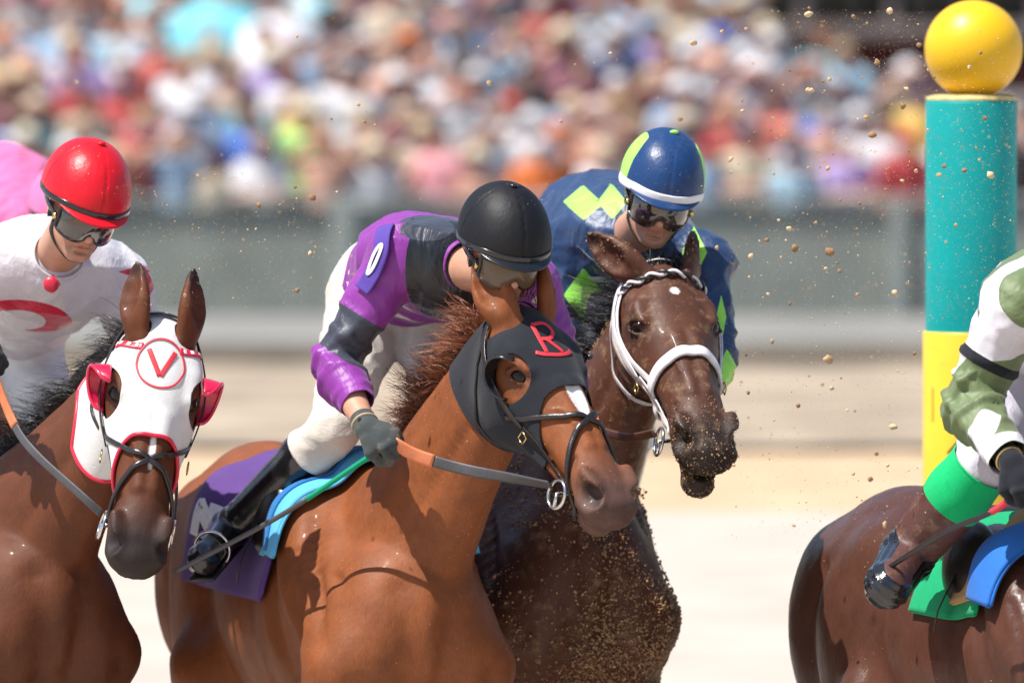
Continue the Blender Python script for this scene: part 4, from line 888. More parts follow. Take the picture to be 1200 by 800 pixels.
breech = cloth('cream breeches cloth', (.60, .56, .50)); 
def breeches(j, m, seed=5, hem=.12):
    g0 = j.plane(j.J['pelvis'] + j.up * .10, -j.up); zz = max(j.J['hipR'][2], j.J['hipL'][2]) + .05; g1 = lambda V_: np.maximum(g0(V_), zz - V_[:, 2]); cuts = [g1]
    def calfcut(q):
        A, B = j.J['kn' + q], j.J['an' + q]; ax = unit(B - A); return lambda V_: np.where(np.linalg.norm(V_ - A - np.clip((V_ - A) @ ax, 0, 1)[:, None] * ax, axis=1) < .12, hem - (V_ - A) @ ax, 1.0)
    F0 = j.F.only('torso', 'leg', 'calf'); keep = ('torso', 'leg', 'calf'); cuts += [calfcut('L'), calfcut('R')]
    j.garment('breeches', keep, cuts, [m], infl=.011, folds=(.005, 24), seed=seed)
breeches(j2, breech)
j2.boots(boot_m, h0=.06, sole=lthr); blkc = silk('black helmet silk', (.006, .006, .008), .55)
j2.helmet([blkc], plastic, plastic, size=1.14)
gl = mat('smoke goggle lens', (.03, .022, .02), .06, .8, coat=1, var=0); glt = mat('tan goggle lens', (.10, .065, .04), .25, .5, coat=.2, var=0)
j2.goggles(plastic, glt)
dg = cloth('dirty grey glove', (.05, .06, .06), dirt=.4)
for q in 'LR': j2.glove(q, dg, hd2[q], cloth('tan strap', (.38, .28, .18)))
pcl = cloth('purple saddle cloth', (.10, .045, .20)); body_patch(h2, 'saddle_cloth', -.72, -.02, -80, 78, pcl, off=.012)
f2 = h2.F.pick('head', 'ear')
def bp(h, x, a): return h.loc(x, -.42 * math.sin(R(a)), 1.14 + .42 * math.cos(R(a)))
wpat = cloth('white print', (.75, .75, .76))
lettering([[(0, 0), (0, 1), (.35, 1.25), (.7, 1), (.7, .6), (0, -.35), (0, -.5), (.8, -.5)]], lambda x, y: bp(h2, -.60 + .16 * y * .7, 48 + 16 * x), f2, .048, wpat, 'cloth_number', h2.root, off=.024, th=.002, n=60)
skyb = cloth('light blue pad', (.10, .42, .72)); mb_ = cloth('mid blue cloth', (.02, .16, .42))
body_patch(h2, 'saddle_pad', -.10, .10, -62, 62, skyb, off=.026, nx=16); body_patch(h2, 'pad_stripe', -.02, .035, -60, 60, mb_, off=.036, nx=8, th=.003)
saddle(h2, lthr, lthr)
rein(h2, -1, [P(600, 560, 19.95), P(545, 550, 20.05), P(490, 534, 20.08), j2.J['wrR'] + hd2['R'][0] * .085], greyrein, orange, .22, wd=.030)
rein(h2, 1, [P(720, 560, 19.95), P(690, 520, 20.2), j2.J['wrL'] + hd2['L'][0] * .07], greyrein, orange, .3)
# riding crop in the right hand
def crop(label, pts, mats, seps, wd=.011, name='riding_crop'):
    p = spline(pts, 60); t = thing(name, label, 'whip', p[30]); k = [0] + [int(60 * q) for q in seps] + [59]
    for i, (nm, m) in enumerate(mats): mk(nm, *sweep(p[k[i]:k[i + 1] + 1], None, wd * (1.3 if i == 0 else 1.0) * np.linspace(1, .85, k[i + 1] - k[i] + 1), wd * (1.3 if i == 0 else 1.0), 10), m, t)
crop('black riding crop with a green band held by the purple jockey', [j2.J['wrR'] + hd2['R'][0] * .075 + np.array([.01, 0, .0]), P(425, 540, 20.1), P(330, 603, 20.25), P(205, 670, 20.45)], [('handle', lthr), ('green_band', cloth('green tape', (.0, .26, .13))), ('shaft', greyrein)], (.28, .58), .014)
# ------------------------------------------------------------------ third horse: dark bay with the white bridle
h3 = Horse('dark bay racehorse with a white bridle and open mouth, behind the chestnut horse', 14, P(634, 472, 21.35), None, (.20, -.72, -.66), (.93, .35, .05),
    dict(mat=coatmat('dark bay coat', .55, dirt=.5), base=(.085, .030, .016), muzzle=(.018, .013, .012), mz=.92, mane=hairK, point=(.012, .009, .008), blaze=(.105, .130, .009, .002), eye=(.03, .014, .01)), [(-.78, .3, .55), (.12, .8, .55)], hs=1.06, hw=1.18, eye=P(738, 384, 20.6),  open_mouth=.040)
bridle(h3, whitelthr, whitelthr, wd=.022, fig8=False, cav=.325, nb=.018)
for y in (-1, 1): h3.strap('bit_cheekpiece', [(.05, .10 * y, -.085), (.16, .118 * y, -.125), (.30, .096 * y, -.140), (.42, .082 * y, -.142), (.49, .080 * y, -.135)], .016, .006, leather('muddy white leather', (.60, .52, .47), .55, dirt=.6), off=.007)
cr = [(.045, -.105, -.06), (.055, -.085, -.015), (.060, -.045, .012), (.062, 0, .02), (.060, .045, .012), (.055, .085, -.015), (.045, .105, -.06)]
for k in (0, 1):
    q = spline([h3.h(*c) for c in cr], 120); a = np.linspace(0, 34, 120) + k * np.pi; q, nn = h3.hf.project(q, .010); q = q + nn * (np.cos(a) * .005)[:, None] + (h3.Mh[:, 0] * .006) * np.sin(a)[:, None]
    mk('twisted_browband', *sweep(q, nn, .010, .008, 8), (whitelthr, lthr)[k], h3.root)
h3.mane(hairK, 1500, (.10, .26), np.array([-.65, .45, .2]), -.2, .25, .98, up=.5, spread=.25)
h3.forelock(hairK, 400, (.03, .06), up=.12)
hd3 = dict(R=(unit([.5, -.8, -.3]), unit([-.2, -.3, .9]), 1.1), L=(unit([-.3, -.9, -.3]), unit([.3, -.3, .9]), 1.1))
j3 = Person('jockey in navy and lime silks and a navy helmet with a white band', dict(head=P(771, 232, 20.85), neck=P(742, 280, 21.12), pelvis=P(672, 300, 21.95), spine=P(705, 268, 21.55),
    shR=P(668, 288, 21.25), shL=P(826, 305, 21.1), elR=P(655, 415, 21.2), elL=P(835, 415, 20.95), wrR=P(700, 470, 21.0), wrL=P(815, 480, 20.75),
    hipR=P(645, 335, 21.95), hipL=P(712, 335, 21.95), knR=P(620, 460, 21.5), knL=P(745, 470, 21.5), anR=P(560, 580, 21.75), anL=P(722, 600, 21.75), toeR=P(560, 610, 21.55), toeL=P(728, 630, 21.55)),
    (.06, -.90, -.36), (.22, -.28, .93), P(690, 1250, 21.8) * [1, 1, 0], handdirs=hd3)
navy = silk('navy silk', (.012, .040, .115), .42, dirt=.08); lime = silk('lime silk', (.33, .80, .10), .5)
def diamond(c, ax1, ax2, a, b):
    c = np.asarray(c, float); u, v = unit(ax1), unit(ax2)
    return lambda V_: (np.abs((V_ - c) @ u) / a + np.abs((V_ - c) @ v) / b - 1) * .05
X_, Y_, Z_ = np.eye(3)
def dpx(px, py, D, wpx, hpx, dd=.35):
    """a diamond panel facing the way the photograph looks at it, only on cloth near depth D"""
    c = P(px, py, D); a = wpx * D / K; b = hpx * D / K
    return lambda V_: np.maximum((np.abs((V_ - c) @ X_) / a + np.abs((V_ - c) @ Z_) / b - 1) * .05, np.abs(V_[:, 1] - D) - dd)
j3.garment('silks', ('torso', 'arm'), [j3.plane(j3.J['pelvis'] + j3.up * .07, j3.up), cutcuff(j3, 'R', .8), cutcuff(j3, 'L', .9)], [navy, lime], infl=.018, folds=(.010, 17), seed=13,
    pat=[(dpx(683, 236, 21.4, 23, 19), 1), (dpx(716, 234, 21.4, 17, 20), 1), (dpx(814, 296, 21.0, 15, 30), 1), (dpx(684, 345, 21.2, 24, 32), 1), (dpx(852, 432, 20.9, 13, 24), 1), (dpx(846, 372, 20.9, 6, 26), 1)])
collar(j3, navy); breeches(j3, cloth('white breeches cloth', (.72, .72, .72)), seed=9); j3.boots(boot_m, h0=.06, sole=lthr)
j3.helmet([silk('navy helmet silk', (.012, .045, .14), .32, dirt=.12), lime], mat('white elastic', (.75, .75, .77), .6, var=.04), silk('navy helmet silk', (.012, .045, .14), .32), size=1.10, crown=lime, bandw=.024,
    panels=[(lambda h: np.maximum(.060 + .10 * (h[:, 1] - .0) ** 1 - np.abs(h[:, 0]), -1), 1)] and [(lambda h: .078 - .25 * np.maximum(h[:, 2] - .11, 0) + .10 * np.maximum(h[:, 1], 0) * 5 - np.abs(h[:, 0] ) , 1)])
j3.goggles(plastic, gl)
for q in 'LR': j3.glove(q, blackcloth, hd3[q])
body_patch(h3, 'saddle_cloth', -.62, -.02, -78, 78, cloth('red saddle cloth', (.45, .02, .03)), off=.012); saddle(h3, lthr, lthr)
rein(h3, -1, [P(735, 512, 20.55), P(700, 500, 20.75), j3.J['wrR'] + hd3['R'][0] * .06], leather('brown rein leather', (.10, .045, .03)), orange, .3)
rein(h3, 1, [P(850, 520, 20.5), P(835, 490, 20.6), j3.J['wrL'] + hd3['L'][0] * .06], leather('brown rein leather', (.10, .045, .03)), orange, .3)
# ------------------------------------------------------------------ first horse: bay in the white hood with red cups
h1 = Horse('bay racehorse in a white blinker hood with a circled V, leftmost horse', 26, P(-22, 520, 20.95), None, (-.07, -.49, -.87), (.96, .22, .04),
    dict(mat=coatmat('bay coat'), base=(.105, .030, .010), muzzle=(.020, .014, .013), mz=.95, mane=hairK, point=(.014, .010, .008), eye=(.04, .016, .01), eartip=1.0, blaze=(.30, .40, .006, .004)), [(-.04, .3, .95), (.12, .3, .95)], hs=1.07, hw=1.09, eye=P(128, 459, 20.2))
wh = cloth('white hood cloth', (.66, .65, .64)); hood(h1, wh, None, front=.315, side=.13, back=-.06, cut=-.29, trim=(redtrim, .011), eye=(.064, .054))
for y in (-1, 1): cup(h1, y, redplastic, 95, 290, depth=.045, r=(.068, .058), rim=.005)
bridle(h1, lthr, lthr)
h1.strap('browband', [(.045, -.098, -.075), (.058, -.085, -.022), (.066, -.045, .006), (.068, 0, .012), (.066, .045, .006), (.058, .085, -.022), (.045, .098, -.075)], .018, .005, redtrim, off=.004) if False else None
for y in (-1, 1):
    pts = [h1.h(.045 - .002 * k, y * (.060 + .008 * k), .010 - .012 * k - .0012 * k * k) for k in range(6)]
    p, nn = h1.hf.project(spline([h1.h(.085, y * .040, .01), h1.h(.078, y * .075, -.012), h1.h(.055, y * .10, -.05)], 30), .010); b_ = mk('browband_end', *sweep(p, nn, .020, .005, 8, sq=4), redtrim, h1.root)
    for k in (3, 10, 17, 24): mk('white_square', *sweep(p[k:k + 4] + nn[k:k + 4] * .0035, nn[k:k + 4], .012, .002, 8, sq=5), wh, b_)
tv = lambda x, y: h1.h(.128 - .056 * y, .002 + .054 * x, .02)
lettering([[(-.55, .62), (-.02, -.62)], [(.02, -.62), (.55, .62)]], tv, h1.hf, .0135, red_p, 'emblem_letter', h1.root, off=.0112)
lettering([[(1.05 * math.cos(a), 1.15 * math.sin(a)) for a in np.linspace(0, 2 * np.pi, 13)[:-1]] + [(1.05, 0)]] and [[(round(1.05 * math.cos(a), 5), round(1.15 * math.sin(a), 5)) for a in np.linspace(0, 2 * np.pi, 17)[:-1]] + [(1.05, 0.0)]], tv, h1.hf, .0055, red_p, 'emblem_circle', h1.root, off=.0112, n=70)
h1.mane(hairK, 3400, (.10, .24), np.array([-.55, .5, .1]), -.35, .10, .98, up=.5, spread=.2)

hd1 = dict(R=(unit([.35, -.6, -.72]), unit([-.3, -.75, .5]), 1.1), L=(unit([-.2, -.8, -.5]), unit([.3, -.5, .8]), 1.1))
j1 = Person('jockey in white silks with a red ring and a red helmet, at the left edge', dict(head=P(94, 246, 20.55), neck=P(66, 304, 20.78), pelvis=P(5, 372, 21.6), spine=P(36, 330, 21.2),
    shR=P(-32, 312, 20.85), shL=P(140, 330, 20.95), elR=P(-85, 410, 20.8), elL=P(168, 415, 21.0), wrR=P(-22, 400, 20.42), wrL=P(105, 440, 20.75),
    hipR=P(-50, 395, 21.7), hipL=P(20, 395, 21.7), knR=P(-70, 500, 21.25), knL=P(60, 500, 21.3), anR=P(-200, 610, 21.5), anL=P(50, 620, 21.6), toeR=P(-210, 640, 21.3), toeL=P(60, 650, 21.4)),
    (.30, -.84, -.44), (.30, -.30, .90), P(-40, 1250, 21.5) * [1, 1, 0], handdirs=hd1)
whs = silk('white silk', (.60, .58, .62), .45, dirt=.05); reds = silk('red silk', (.55, .012, .045), .4)
def ringpx(px, py, D, rx, ry, w, dd=.3):
    c = P(px, py, D); s = D / K
    def g(V_):
        r = np.sqrt(((V_[:, 0] - c[0]) / (rx * s)) ** 2 + ((V_[:, 2] - c[2]) / (ry * s)) ** 2); return np.maximum((np.abs(r - 1) - w) * .05, np.abs(V_[:, 1] - D) - dd)
    return g
j1.garment('silks', ('torso', 'arm'), [j1.plane(j1.J['pelvis'] + j1.up * .07, j1.up), cutcuff(j1, 'R', .85), cutcuff(j1, 'L', .85)], [whs, reds], infl=.020, folds=(.011, 16), seed=23,
    pat=[(ringpx(18, 378, 20.75, 48, 20, .32), 1), (dpx(168, 335, 20.9, 13, 26), 1), (dpx(158, 318, 20.9, 22, 5), 1), (dpx(60, 333, 20.7, 11, 13), 1)])
collar(j1, whs, .055); b = MB(); b.add(*sphere(P(60, 333, 20.66), (.022, .012, .022), 10, 6)); b.build('neck_bow', reds, j1.root)
breeches(j1, cloth('white breeches cloth', (.72, .72, .72)), seed=19); j1.boots(boot_m, h0=.06, sole=lthr)
rh = silk('red helmet silk', (.60, .008, .018), .36); j1.helmet([rh], plastic, rh, size=1.13)
j1.goggles(plastic, gl)
for q in 'LR': j1.glove(q, blackcloth, hd1[q], whs)
body_patch(h1, 'saddle_cloth', -.62, -.02, -78, 78, cloth('white saddle cloth', (.6, .6, .6)), off=.012); saddle(h1, lthr, lthr)
rein(h1, -1, [P(95, 580, 20.15), P(40, 530, 20.25), P(14, 492, 20.35), j1.J['wrR'] + hd1['R'][0] * .07], greyrein, orange, .33)
rein(h1, 1, [P(205, 560, 20.3), P(180, 470, 20.7), j1.J['wrL'] + hd1['L'][0] * .06], greyrein, orange, .3)
h1.root['pose'] = 1; del h1.root['pose']
# ------------------------------------------------------------------ fourth horse and its rider, cut by the right edge
h4 = Horse('brown racehorse with a green saddle cloth, cut off by the right edge of the photo', 22, P(1252, 596, 19.95), P(1430, 400, 19.1), (.3, -.5, -.75), (.8, .5, .1),
    dict(mat=coatmat('brown coat', .38), base=(.085, .034, .022), muzzle=(.02, .014, .013), mz=.9, mane=hairK, point=(.014, .010, .008)), [(-.1, .3, .95), (.12, .3, .95)], fcell=.009)
bridle(h4, lthr, lthr)
hd4 = dict(R=(unit([.45, -.5, -.75]), unit([-.1, -.9, .3]), 1.1), L=(unit([-.2, -.8, -.5]), unit([.3, -.5, .8]), 1.1))
j4 = Person('jockey in olive and white camouflage silks with a green boot top, at the right edge', dict(head=P(1306, 330, 19.35), neck=P(1270, 352, 19.62), pelvis=P(1215, 392, 20.2), spine=P(1240, 360, 19.9),
    shR=P(1194, 362, 19.62), shL=P(1345, 370, 19.7), elR=P(1133, 474, 19.66), elL=P(1390, 480, 19.7), wrR=P(1186, 542, 19.42), wrL=P(1330, 520, 19.5),
    hipR=P(1190, 420, 20.2), hipL=P(1245, 400, 20.2), knR=P(1150, 545, 19.82), knL=P(1290, 530, 19.9), anR=P(1062, 652, 19.95), anL=P(1270, 680, 20.1), toeR=P(1040, 686, 19.74), toeL=P(1290, 710, 19.9)),
    (.32, -.85, -.40), (.12, -.2, .95), P(1200, 1250, 20) * [1, 1, 0], handdirs=hd4)
camo = [silk('white camouflage silk', (.60, .58, .63), .5), silk('olive camouflage silk', (.125, .17, .07), .55)]
cam_g = lambda V_: (wnoise(V_ * [1, 1, 1.0], 19, 41) - .06) * .05
def dark_band(V_): return band(j4, 'R', .50, .60)(V_)
j4.garment('silks', ('torso', 'arm'), [j4.plane(j4.J['pelvis'] + j4.up * .07, j4.up), cutcuff(j4, 'R', .93), cutcuff(j4, 'L', .9)], camo + [blackcloth, whs], infl=.024, folds=(.009, 20), seed=33, fold_arm=.009,
    pat=[(cam_g, 1), (dark_band, 2), (band(j4, 'R', .78, .93, 'el', 'wr'), 3)])
collar(j4, camo[0]); breeches(j4, cloth('lilac white breeches cloth', (.55, .53, .61)), seed=29, hem=.03)
j4.boots(leather('brown boot leather', (.085, .030, .024), .55, dirt=.45), top=cloth('green boot top', (.0, .42, .13)), h0=.02, topw=.13, infl=.030, foot=boot_m)
j4.helmet([camo[1]], plastic, camo[0], size=1.12); j4.goggles(plastic, gl)
for q in 'LR': j4.glove(q, blackcloth, hd4[q], brass)
gcl = cloth('green saddle cloth', (.0, .30, .12)); body_patch(h4, 'saddle_cloth', -.34, .0, -66, 66, gcl, off=.012)
body_patch(h4, 'chamois', -.14, -.02, -60, 60, cloth('tan chamois', (.42, .26, .11)), off=.026, nx=16); body_patch(h4, 'saddle_pad', -.02, .14, -60, 60, cloth('blue pad', (.02, .14, .50)), off=.028, nx=16, th=.012); saddle(h4, lthr, lthr)
for h_, j_ in ((h4, j4), (h2, j2), (h1, j1), (h3, j3)):
    for q in 'LR': stirrup(h_, j_.J['an' + q] * .35 + j_.J['toe' + q] * .65, steel, j_.J['toe' + q] - j_.J['an' + q])
rein(h4, -1, [P(1300, 560, 19.2), j4.J['wrR'] + hd4['R'][0] * .07], greyrein, mat('red rubber grip', (.5, .03, .05), .6), .4)
crop('twisted black riding crop with a red handle held by the camouflage jockey', [j4.J['wrR'] + hd4['R'][0] * .07, P(1165, 598, 19.45), P(1110, 622, 19.55), P(1030, 672, 19.75)], [('handle', mat('red rubber grip', (.5, .03, .05), .6)), ('shaft', lthr)], (.35,), .014)
# ------------------------------------------------------------------ a fifth rider, mostly behind the first
h0 = Horse('brown racehorse hidden behind the jockey in white silks', 30, P(-120, 470, 23.6), P(20, 330, 23.2), (.1, -.4, -.9), (.9, .3, 0), dict(mat=coatmat('bay coat'), base=(.09, .03, .015), muzzle=(.02, .014, .013), mane=hairK), [(-.1, .3, .95), (.12, .3, .95)], fcell=.012, cell=.022)
pk = silk('pink silk', (.75, .16, .36), .5)
j0 = Person('jockey in pink silks mostly hidden behind the jockey in the red helmet', dict(head=P(72, 262, 23.3), neck=P(20, 280, 23.5), pelvis=P(-55, 262, 24.0), spine=P(0, 232, 23.8), shR=P(-50, 285, 23.5), shL=P(50, 300, 23.6),
    elR=P(-70, 380, 23.4), elL=P(20, 380, 23.6), wrR=P(-30, 430, 23.2), wrL=P(0, 430, 23.4), hipR=P(-90, 300, 24.0), hipL=P(-20, 300, 24.0), knR=P(-100, 400, 23.6), knL=P(10, 410, 23.6), anR=P(-190, 500, 23.8), anL=P(-20, 520, 23.8), toeR=P(-190, 530, 23.6), toeL=P(-10, 540, 23.6)),
    (.3, -.85, -.4), (.1, -.2, .95), P(-60, 1250, 23.8) * [1, 1, 0], fcell=.010)
j0.garment('silks', ('torso', 'arm'), [j0.plane(j0.J['pelvis'] + j0.up * .02, j0.up)], [pk], infl=.03, cell=.012, seed=43); breeches(j0, breech, seed=39); j0.boots(boot_m, h0=.06); j0.helmet([pk], plastic, pk, size=1.0)
# ------------------------------------------------------------------ the crowd
objm = lambda n, r=.8: mat(n, 'OBJ', r, .2, var=.10, vscale=6)
csk, csh, ctr, cht = objm('spectator skin', .6), objm('spectator shirt'), objm('spectator trousers'), objm('spectator hat')
def base_person(pose):
    z = {'n': (0, 0, 1.46)}; J = dict(head=(0, -.02, 1.62), neck=(0, 0, 1.47), pelvis=(0, .02, .98), spine=(0, .03, 1.2), shR=(-.18, 0, 1.42), shL=(.18, 0, 1.42), hipR=(-.09, .02, .93), hipL=(.09, .02, .93),
        knR=(-.11, -.02, .52), knL=(.11, -.02, .52), anR=(-.11, .03, .10), anL=(.11, .03, .10), toeR=(-.13, -.12, .04), toeL=(.13, -.12, .04))
    J.update([dict(elR=(-.26, .04, 1.15), elL=(.26, .04, 1.15), wrR=(-.24, -.12, .98), wrL=(.24, -.12, .98)),
              dict(elR=(-.26, -.08, 1.18), elL=(.26, .02, 1.15), wrR=(-.12, -.24, 1.36), wrL=(.22, -.16, 1.02)),
              dict(elR=(-.24, -.10, 1.17), elL=(.24, -.10, 1.17), wrR=(.04, -.26, 1.20), wrL=(-.04, -.27, 1.16)),
              dict(elR=(-.33, -.06, 1.42), elL=(.33, -.06, 1.42), wrR=(-.12, -.16, 1.64), wrL=(.12, -.16, 1.64))][pose])
    p = Person('spectator', J, (0, -1, -.1), (0, 0, 1), (0, 0, 0), cell=.024, fcell=.013); p.body.data.materials[0] = csk
    up0 = lambda V_: 1.0 - 0 * V_[:, 0]
    cut = lambda q, f: (lambda V_: np.where(armt(p, q, V_)[1] < .10, f - armt(p, q, V_)[0], 1.0)); far = lambda q: (lambda V_: np.where(armt(p, q, V_, 'el', 'wr')[1] < .075, -(armt(p, q, V_, 'el', 'wr')[0]) + .0, 1.0))
    p.garment('shirt', ('torso', 'armL', 'armR'), [lambda V_: V_[:, 2] - .90, cut('L', .75), cut('R', .75)], [csh], infl=.02, cell=.022, folds=(.004, 20), fold_arm=0, th=.004)
    p.garment('trousers', ('torso', 'leg', 'calf'), [lambda V_: .97 - V_[:, 2], lambda V_: V_[:, 2] - .10], [ctr], infl=.018, cell=.026, folds=(.004, 20), fold_arm=0, th=.004)
    for k in ('label', 'category'): del p.root[k]
    return p
def hat_mesh(kind):
    mb = MB(); c = np.array([0, -.02, 1.62])
    if kind == 'hair':
        V, F = sphere(c + [0, .018, .035], (.094, .108, .108), 16, 10); V = np.where((V[:, 2:3] < 1.60) & (V[:, 1:2] < .0), V + [0, .05, .03], V); mb.add(V, F)
    elif kind == 'cap':
        V, F = sphere(c + [0, .005, .045], (.098, .112, .095), 16, 10); V[:, 2] = np.maximum(V[:, 2], c[2] + .045); mb.add(V, F); V, F = sphere(c + [0, -.12, .05], (.075, .075, .008), 14, 6); mb.add(V, F)
    elif kind == 'brim hat':
        V, F = sphere(c + [0, 0, .06], (.20, .21, .014), 24, 6); mb.add(V, F); V, F = sphere(c + [0, 0, .065], (.100, .110, .10), 16, 10); V[:, 2] = np.maximum(V[:, 2], c[2] + .05); mb.add(V, F)
    else:
        V, F = sphere(c + [0, .01, .06], (.30, .30, .02), 24, 6); mb.add(V, F); V, F = sphere(c + [0, .01, .06], (.11, .11, .10), 16, 10); mb.add(V, F)
    o = mb.build('hair' if kind == 'hair' else 'hat', cht); me = o.data; bpy.data.objects.remove(o); return me
hats = {k: hat_mesh(k) for k in ('hair', 'cap', 'brim hat', 'wide sun hat')}
bases = [base_person(i) for i in range(4)]
protos = [[(c.name.split('.')[0], c.data, list(c.modifiers)) for c in b.root.children] for b in bases]
COL = {'white': (.72, .72, .74), 'cream': (.62, .52, .38), 'pale blue': (.34, .50, .68), 'navy': (.03, .04, .10), 'red': (.55, .05, .06), 'pink': (.72, .32, .36), 'peach': (.68, .38, .28), 'grey': (.28, .29, .31), 'black': (.03, .03, .035),
       'orange': (.80, .20, .04), 'lime': (.40, .75, .22), 'teal': (.10, .42, .48), 'royal blue': (.06, .18, .60), 'lilac': (.42, .32, .62), 'yellow': (.75, .50, .12), 'coral': (.80, .20, .16), 'maroon': (.22, .04, .06), 'tan': (.40, .28, .18), 'khaki': (.35, .30, .20), 'sky blue': (.40, .62, .75)}
pal = ['white'] * 13 + ['cream'] * 4 + ['pale blue'] * 5 + ['navy'] * 3 + ['red'] * 1 + ['pink'] * 7 + ['peach'] * 8 + ['grey'] * 2 + ['black'] * 2 + ['lilac'] * 2 + ['maroon'] * 1 + ['tan'] * 2 + ['sky blue'] * 2 + ['orange', 'royal blue', 'yellow', 'coral', 'teal']
hpal = {'hair': [('brown', (.07, .035, .02)), ('black', (.015, .012, .012)), ('blond', (.40, .26, .12)), ('grey', (.35, .33, .32)), ('auburn', (.16, .06, .03))],
        'cap': [('white', COL['white']), ('red', COL['red']), ('navy', COL['navy']), ('black', COL['black']), ('tan', COL['tan']), ('orange', COL['orange'])],
        'brim hat': [('straw', (.62, .50, .32)), ('white', COL['white']), ('tan', COL['tan']), ('cream', (.70, .62, .46))], 'wide sun hat': [('white', COL['white']), ('straw', (.62, .50, .32)), ('black', COL['black'])]}
SK = [(.58, .32, .23), (.62, .36, .27), (.50, .26, .17), (.30, .14, .08), (.60, .28, .21), (.66, .40, .31)]
LM = [(-60, 'off the left edge'), (30, 'at the left edge'), (97, 'above the red helmet'), (170, 'left below the teal umbrella'), (240, 'left of the white umbrella'), (320, 'below the white umbrella'), (400, 'right of the white umbrella'), (480, 'above the purple sleeve'),
      (560, 'above the black helmet'), (620, 'between black and navy helmets'), (690, 'left of the navy helmet'), (775, 'above the navy helmet'), (850, 'right of the navy helmet'), (930, 'below the maroon building'), (1010, 'beside the sloping handrail'), (1070, 'just left of the pole'), (1140, 'behind the pole'), (1190, 'right of the pole'), (1260, 'off the right edge')]
ORD = ['front', 'second', 'third', 'fourth', 'fifth', 'sixth', 'seventh', 'eighth', 'ninth', 'tenth', 'eleventh', 'topmost']
# what the photograph lets one recognise: (px, py) of a patch -> shirt or hat colour
NOTE = [(75, 70, 'shirt', 'pale blue'), (25, 62, 'hat', 'orange'), (165, 85, 'shirt', 'coral'), (245, 108, 'hat', 'white'), (258, 180, 'shirt', 'royal blue'), (58, 128, 'shirt', 'red'), (128, 135, 'shirt', 'red'), (180, 190, 'shirt', 'red'), (310, 200, 'shirt', 'white'), (355, 195, 'shirt', 'lime'),
        (125, 90, 'hat', 'white'), (210, 130, 'hat', 'white'), (440, 105, 'hat', 'white'), (492, 110, 'hat', 'cream'), (690, 55, 'shirt', 'white'), (755, 85, 'shirt', 'lilac'), (715, 162, 'hat', 'cream'), (775, 140, 'hat', 'cream'), (640, 195, 'shirt', 'orange'), (665, 215, 'shirt', 'orange'), (575, 200, 'shirt', 'sky blue'),
        (505, 205, 'shirt', 'pink'), (660, 140, 'hat', 'white'), (835, 35, 'hat', 'royal blue'), (925, 85, 'shirt', 'white'), (915, 225, 'shirt', 'sky blue'), (968, 205, 'shirt', 'coral'), (1015, 185, 'hat', 'white'), (1050, 150, 'shirt', 'yellow'), (955, 150, 'shirt', 'royal blue'), (1000, 240, 'shirt', 'lilac'), (620, 90, 'shirt', 'sky blue'), (430, 60, 'shirt', 'maroon'), (470, 60, 'shirt', 'lilac'), (30, 155, 'shirt', 'teal'), (560, 30, 'shirt', 'lilac'), (725, 5, 'shirt', 'coral')]
crng = random.Random(11); seen = {}; people = []
for k in range(NR):
    D, z0 = row(k); x = P(-75, 0, D)[0] + crng.uniform(0, .4)
    while x < P(1275, 0, D)[0]:
        px = 600 + x * K / D
        if px < 880 or k < 3 or k < 7.5 - (px - 880) / 45: people.append([k, x + crng.uniform(-.06, .06), D + crng.uniform(-.12, .12), z0, crng.uniform(.84, 1.0)])
        x += crng.uniform(.38, .52)
info = []
for k, x, D, z0, s in people:
    px = 600 + x * K / D; hy = HZ + (CAM_H - z0 - 1.66 * s) * K / D; sy = HZ + (CAM_H - z0 - 1.34 * s) * K / D
    hk = crng.choices(['hair', 'cap', 'brim hat', 'wide sun hat'], [.42, .28, .26, .04])[0]; hn, hc = crng.choice(hpal[hk]); sn = crng.choice(pal); info.append([px, hy, sy, hk, hn, hc, sn])
for nx0, ny0, what, cn in NOTE:
    i = min(range(len(info)), key=lambda i: abs(info[i][0] - nx0) + abs(info[i][1 if what == 'hat' else 2] - ny0) * 1.3 + (0 if len(info[i]) == 7 else 40))
    if what == 'hat': info[i][3] = 'brim hat' if cn in ('white', 'cream') else 'cap'; info[i][4] = cn; info[i][5] = COL[cn]
    else: info[i][6] = cn
    info[i].append(1)
for (k, x, D, z0, s), it in zip(people, info):
    px, hy, sy, hk, hn, hc, sn = it[:7]
    lm = min(LM, key=lambda q: abs(q[0] - px))[1]; hd = f"{hn} hair" if hk == 'hair' else f"{hn} {hk}"
    lab = f"{sn} shirted spectator with {hd}, {ORD[k]} row, {lm}"
    if lab in seen:
        seen[lab] += 1; lab = lab.replace('shirted spectator', 'shirted other spectator', 1) if seen[lab] == 2 else lab.replace('shirted spectator', 'shirted further spectator', 1)
    else: seen[lab] = 1
    t = thing('spectator', lab, 'person', (x, D, z0 - .005), 'spectators standing in the stand'); t.rotation_euler = (0, 0, crng.uniform(-.45, .45)); t.scale = (s, s, s)
    sk = crng.choice(SK)
    for nm, me, mods in protos[crng.choice([0, 0, 1, 2, 2, 3])]:
        o = bpy.data.objects.new(nm, me); C.objects.link(o); o.parent = t; c = {'body': sk, 'shirt': COL[sn], 'trousers': crng.choice([COL['navy'], COL['tan'], COL['grey'], COL['black'], COL['pale blue']])}[nm]
        j = crng.uniform(.85, 1.1); o.color = (*[min(1, (v * .92 + g_ * .08) * j) for v, g_ in zip(c, (.46, .34, .31))], 1)
    o = bpy.data.objects.new('hair' if hk == 'hair' else 'hat', hats[hk]); C.objects.link(o); o.parent = t; o.color = (*hc, 1)
for b in bases:
    for c in list(b.root.children): bpy.data.objects.remove(c)
    bpy.data.objects.remove(b.root)
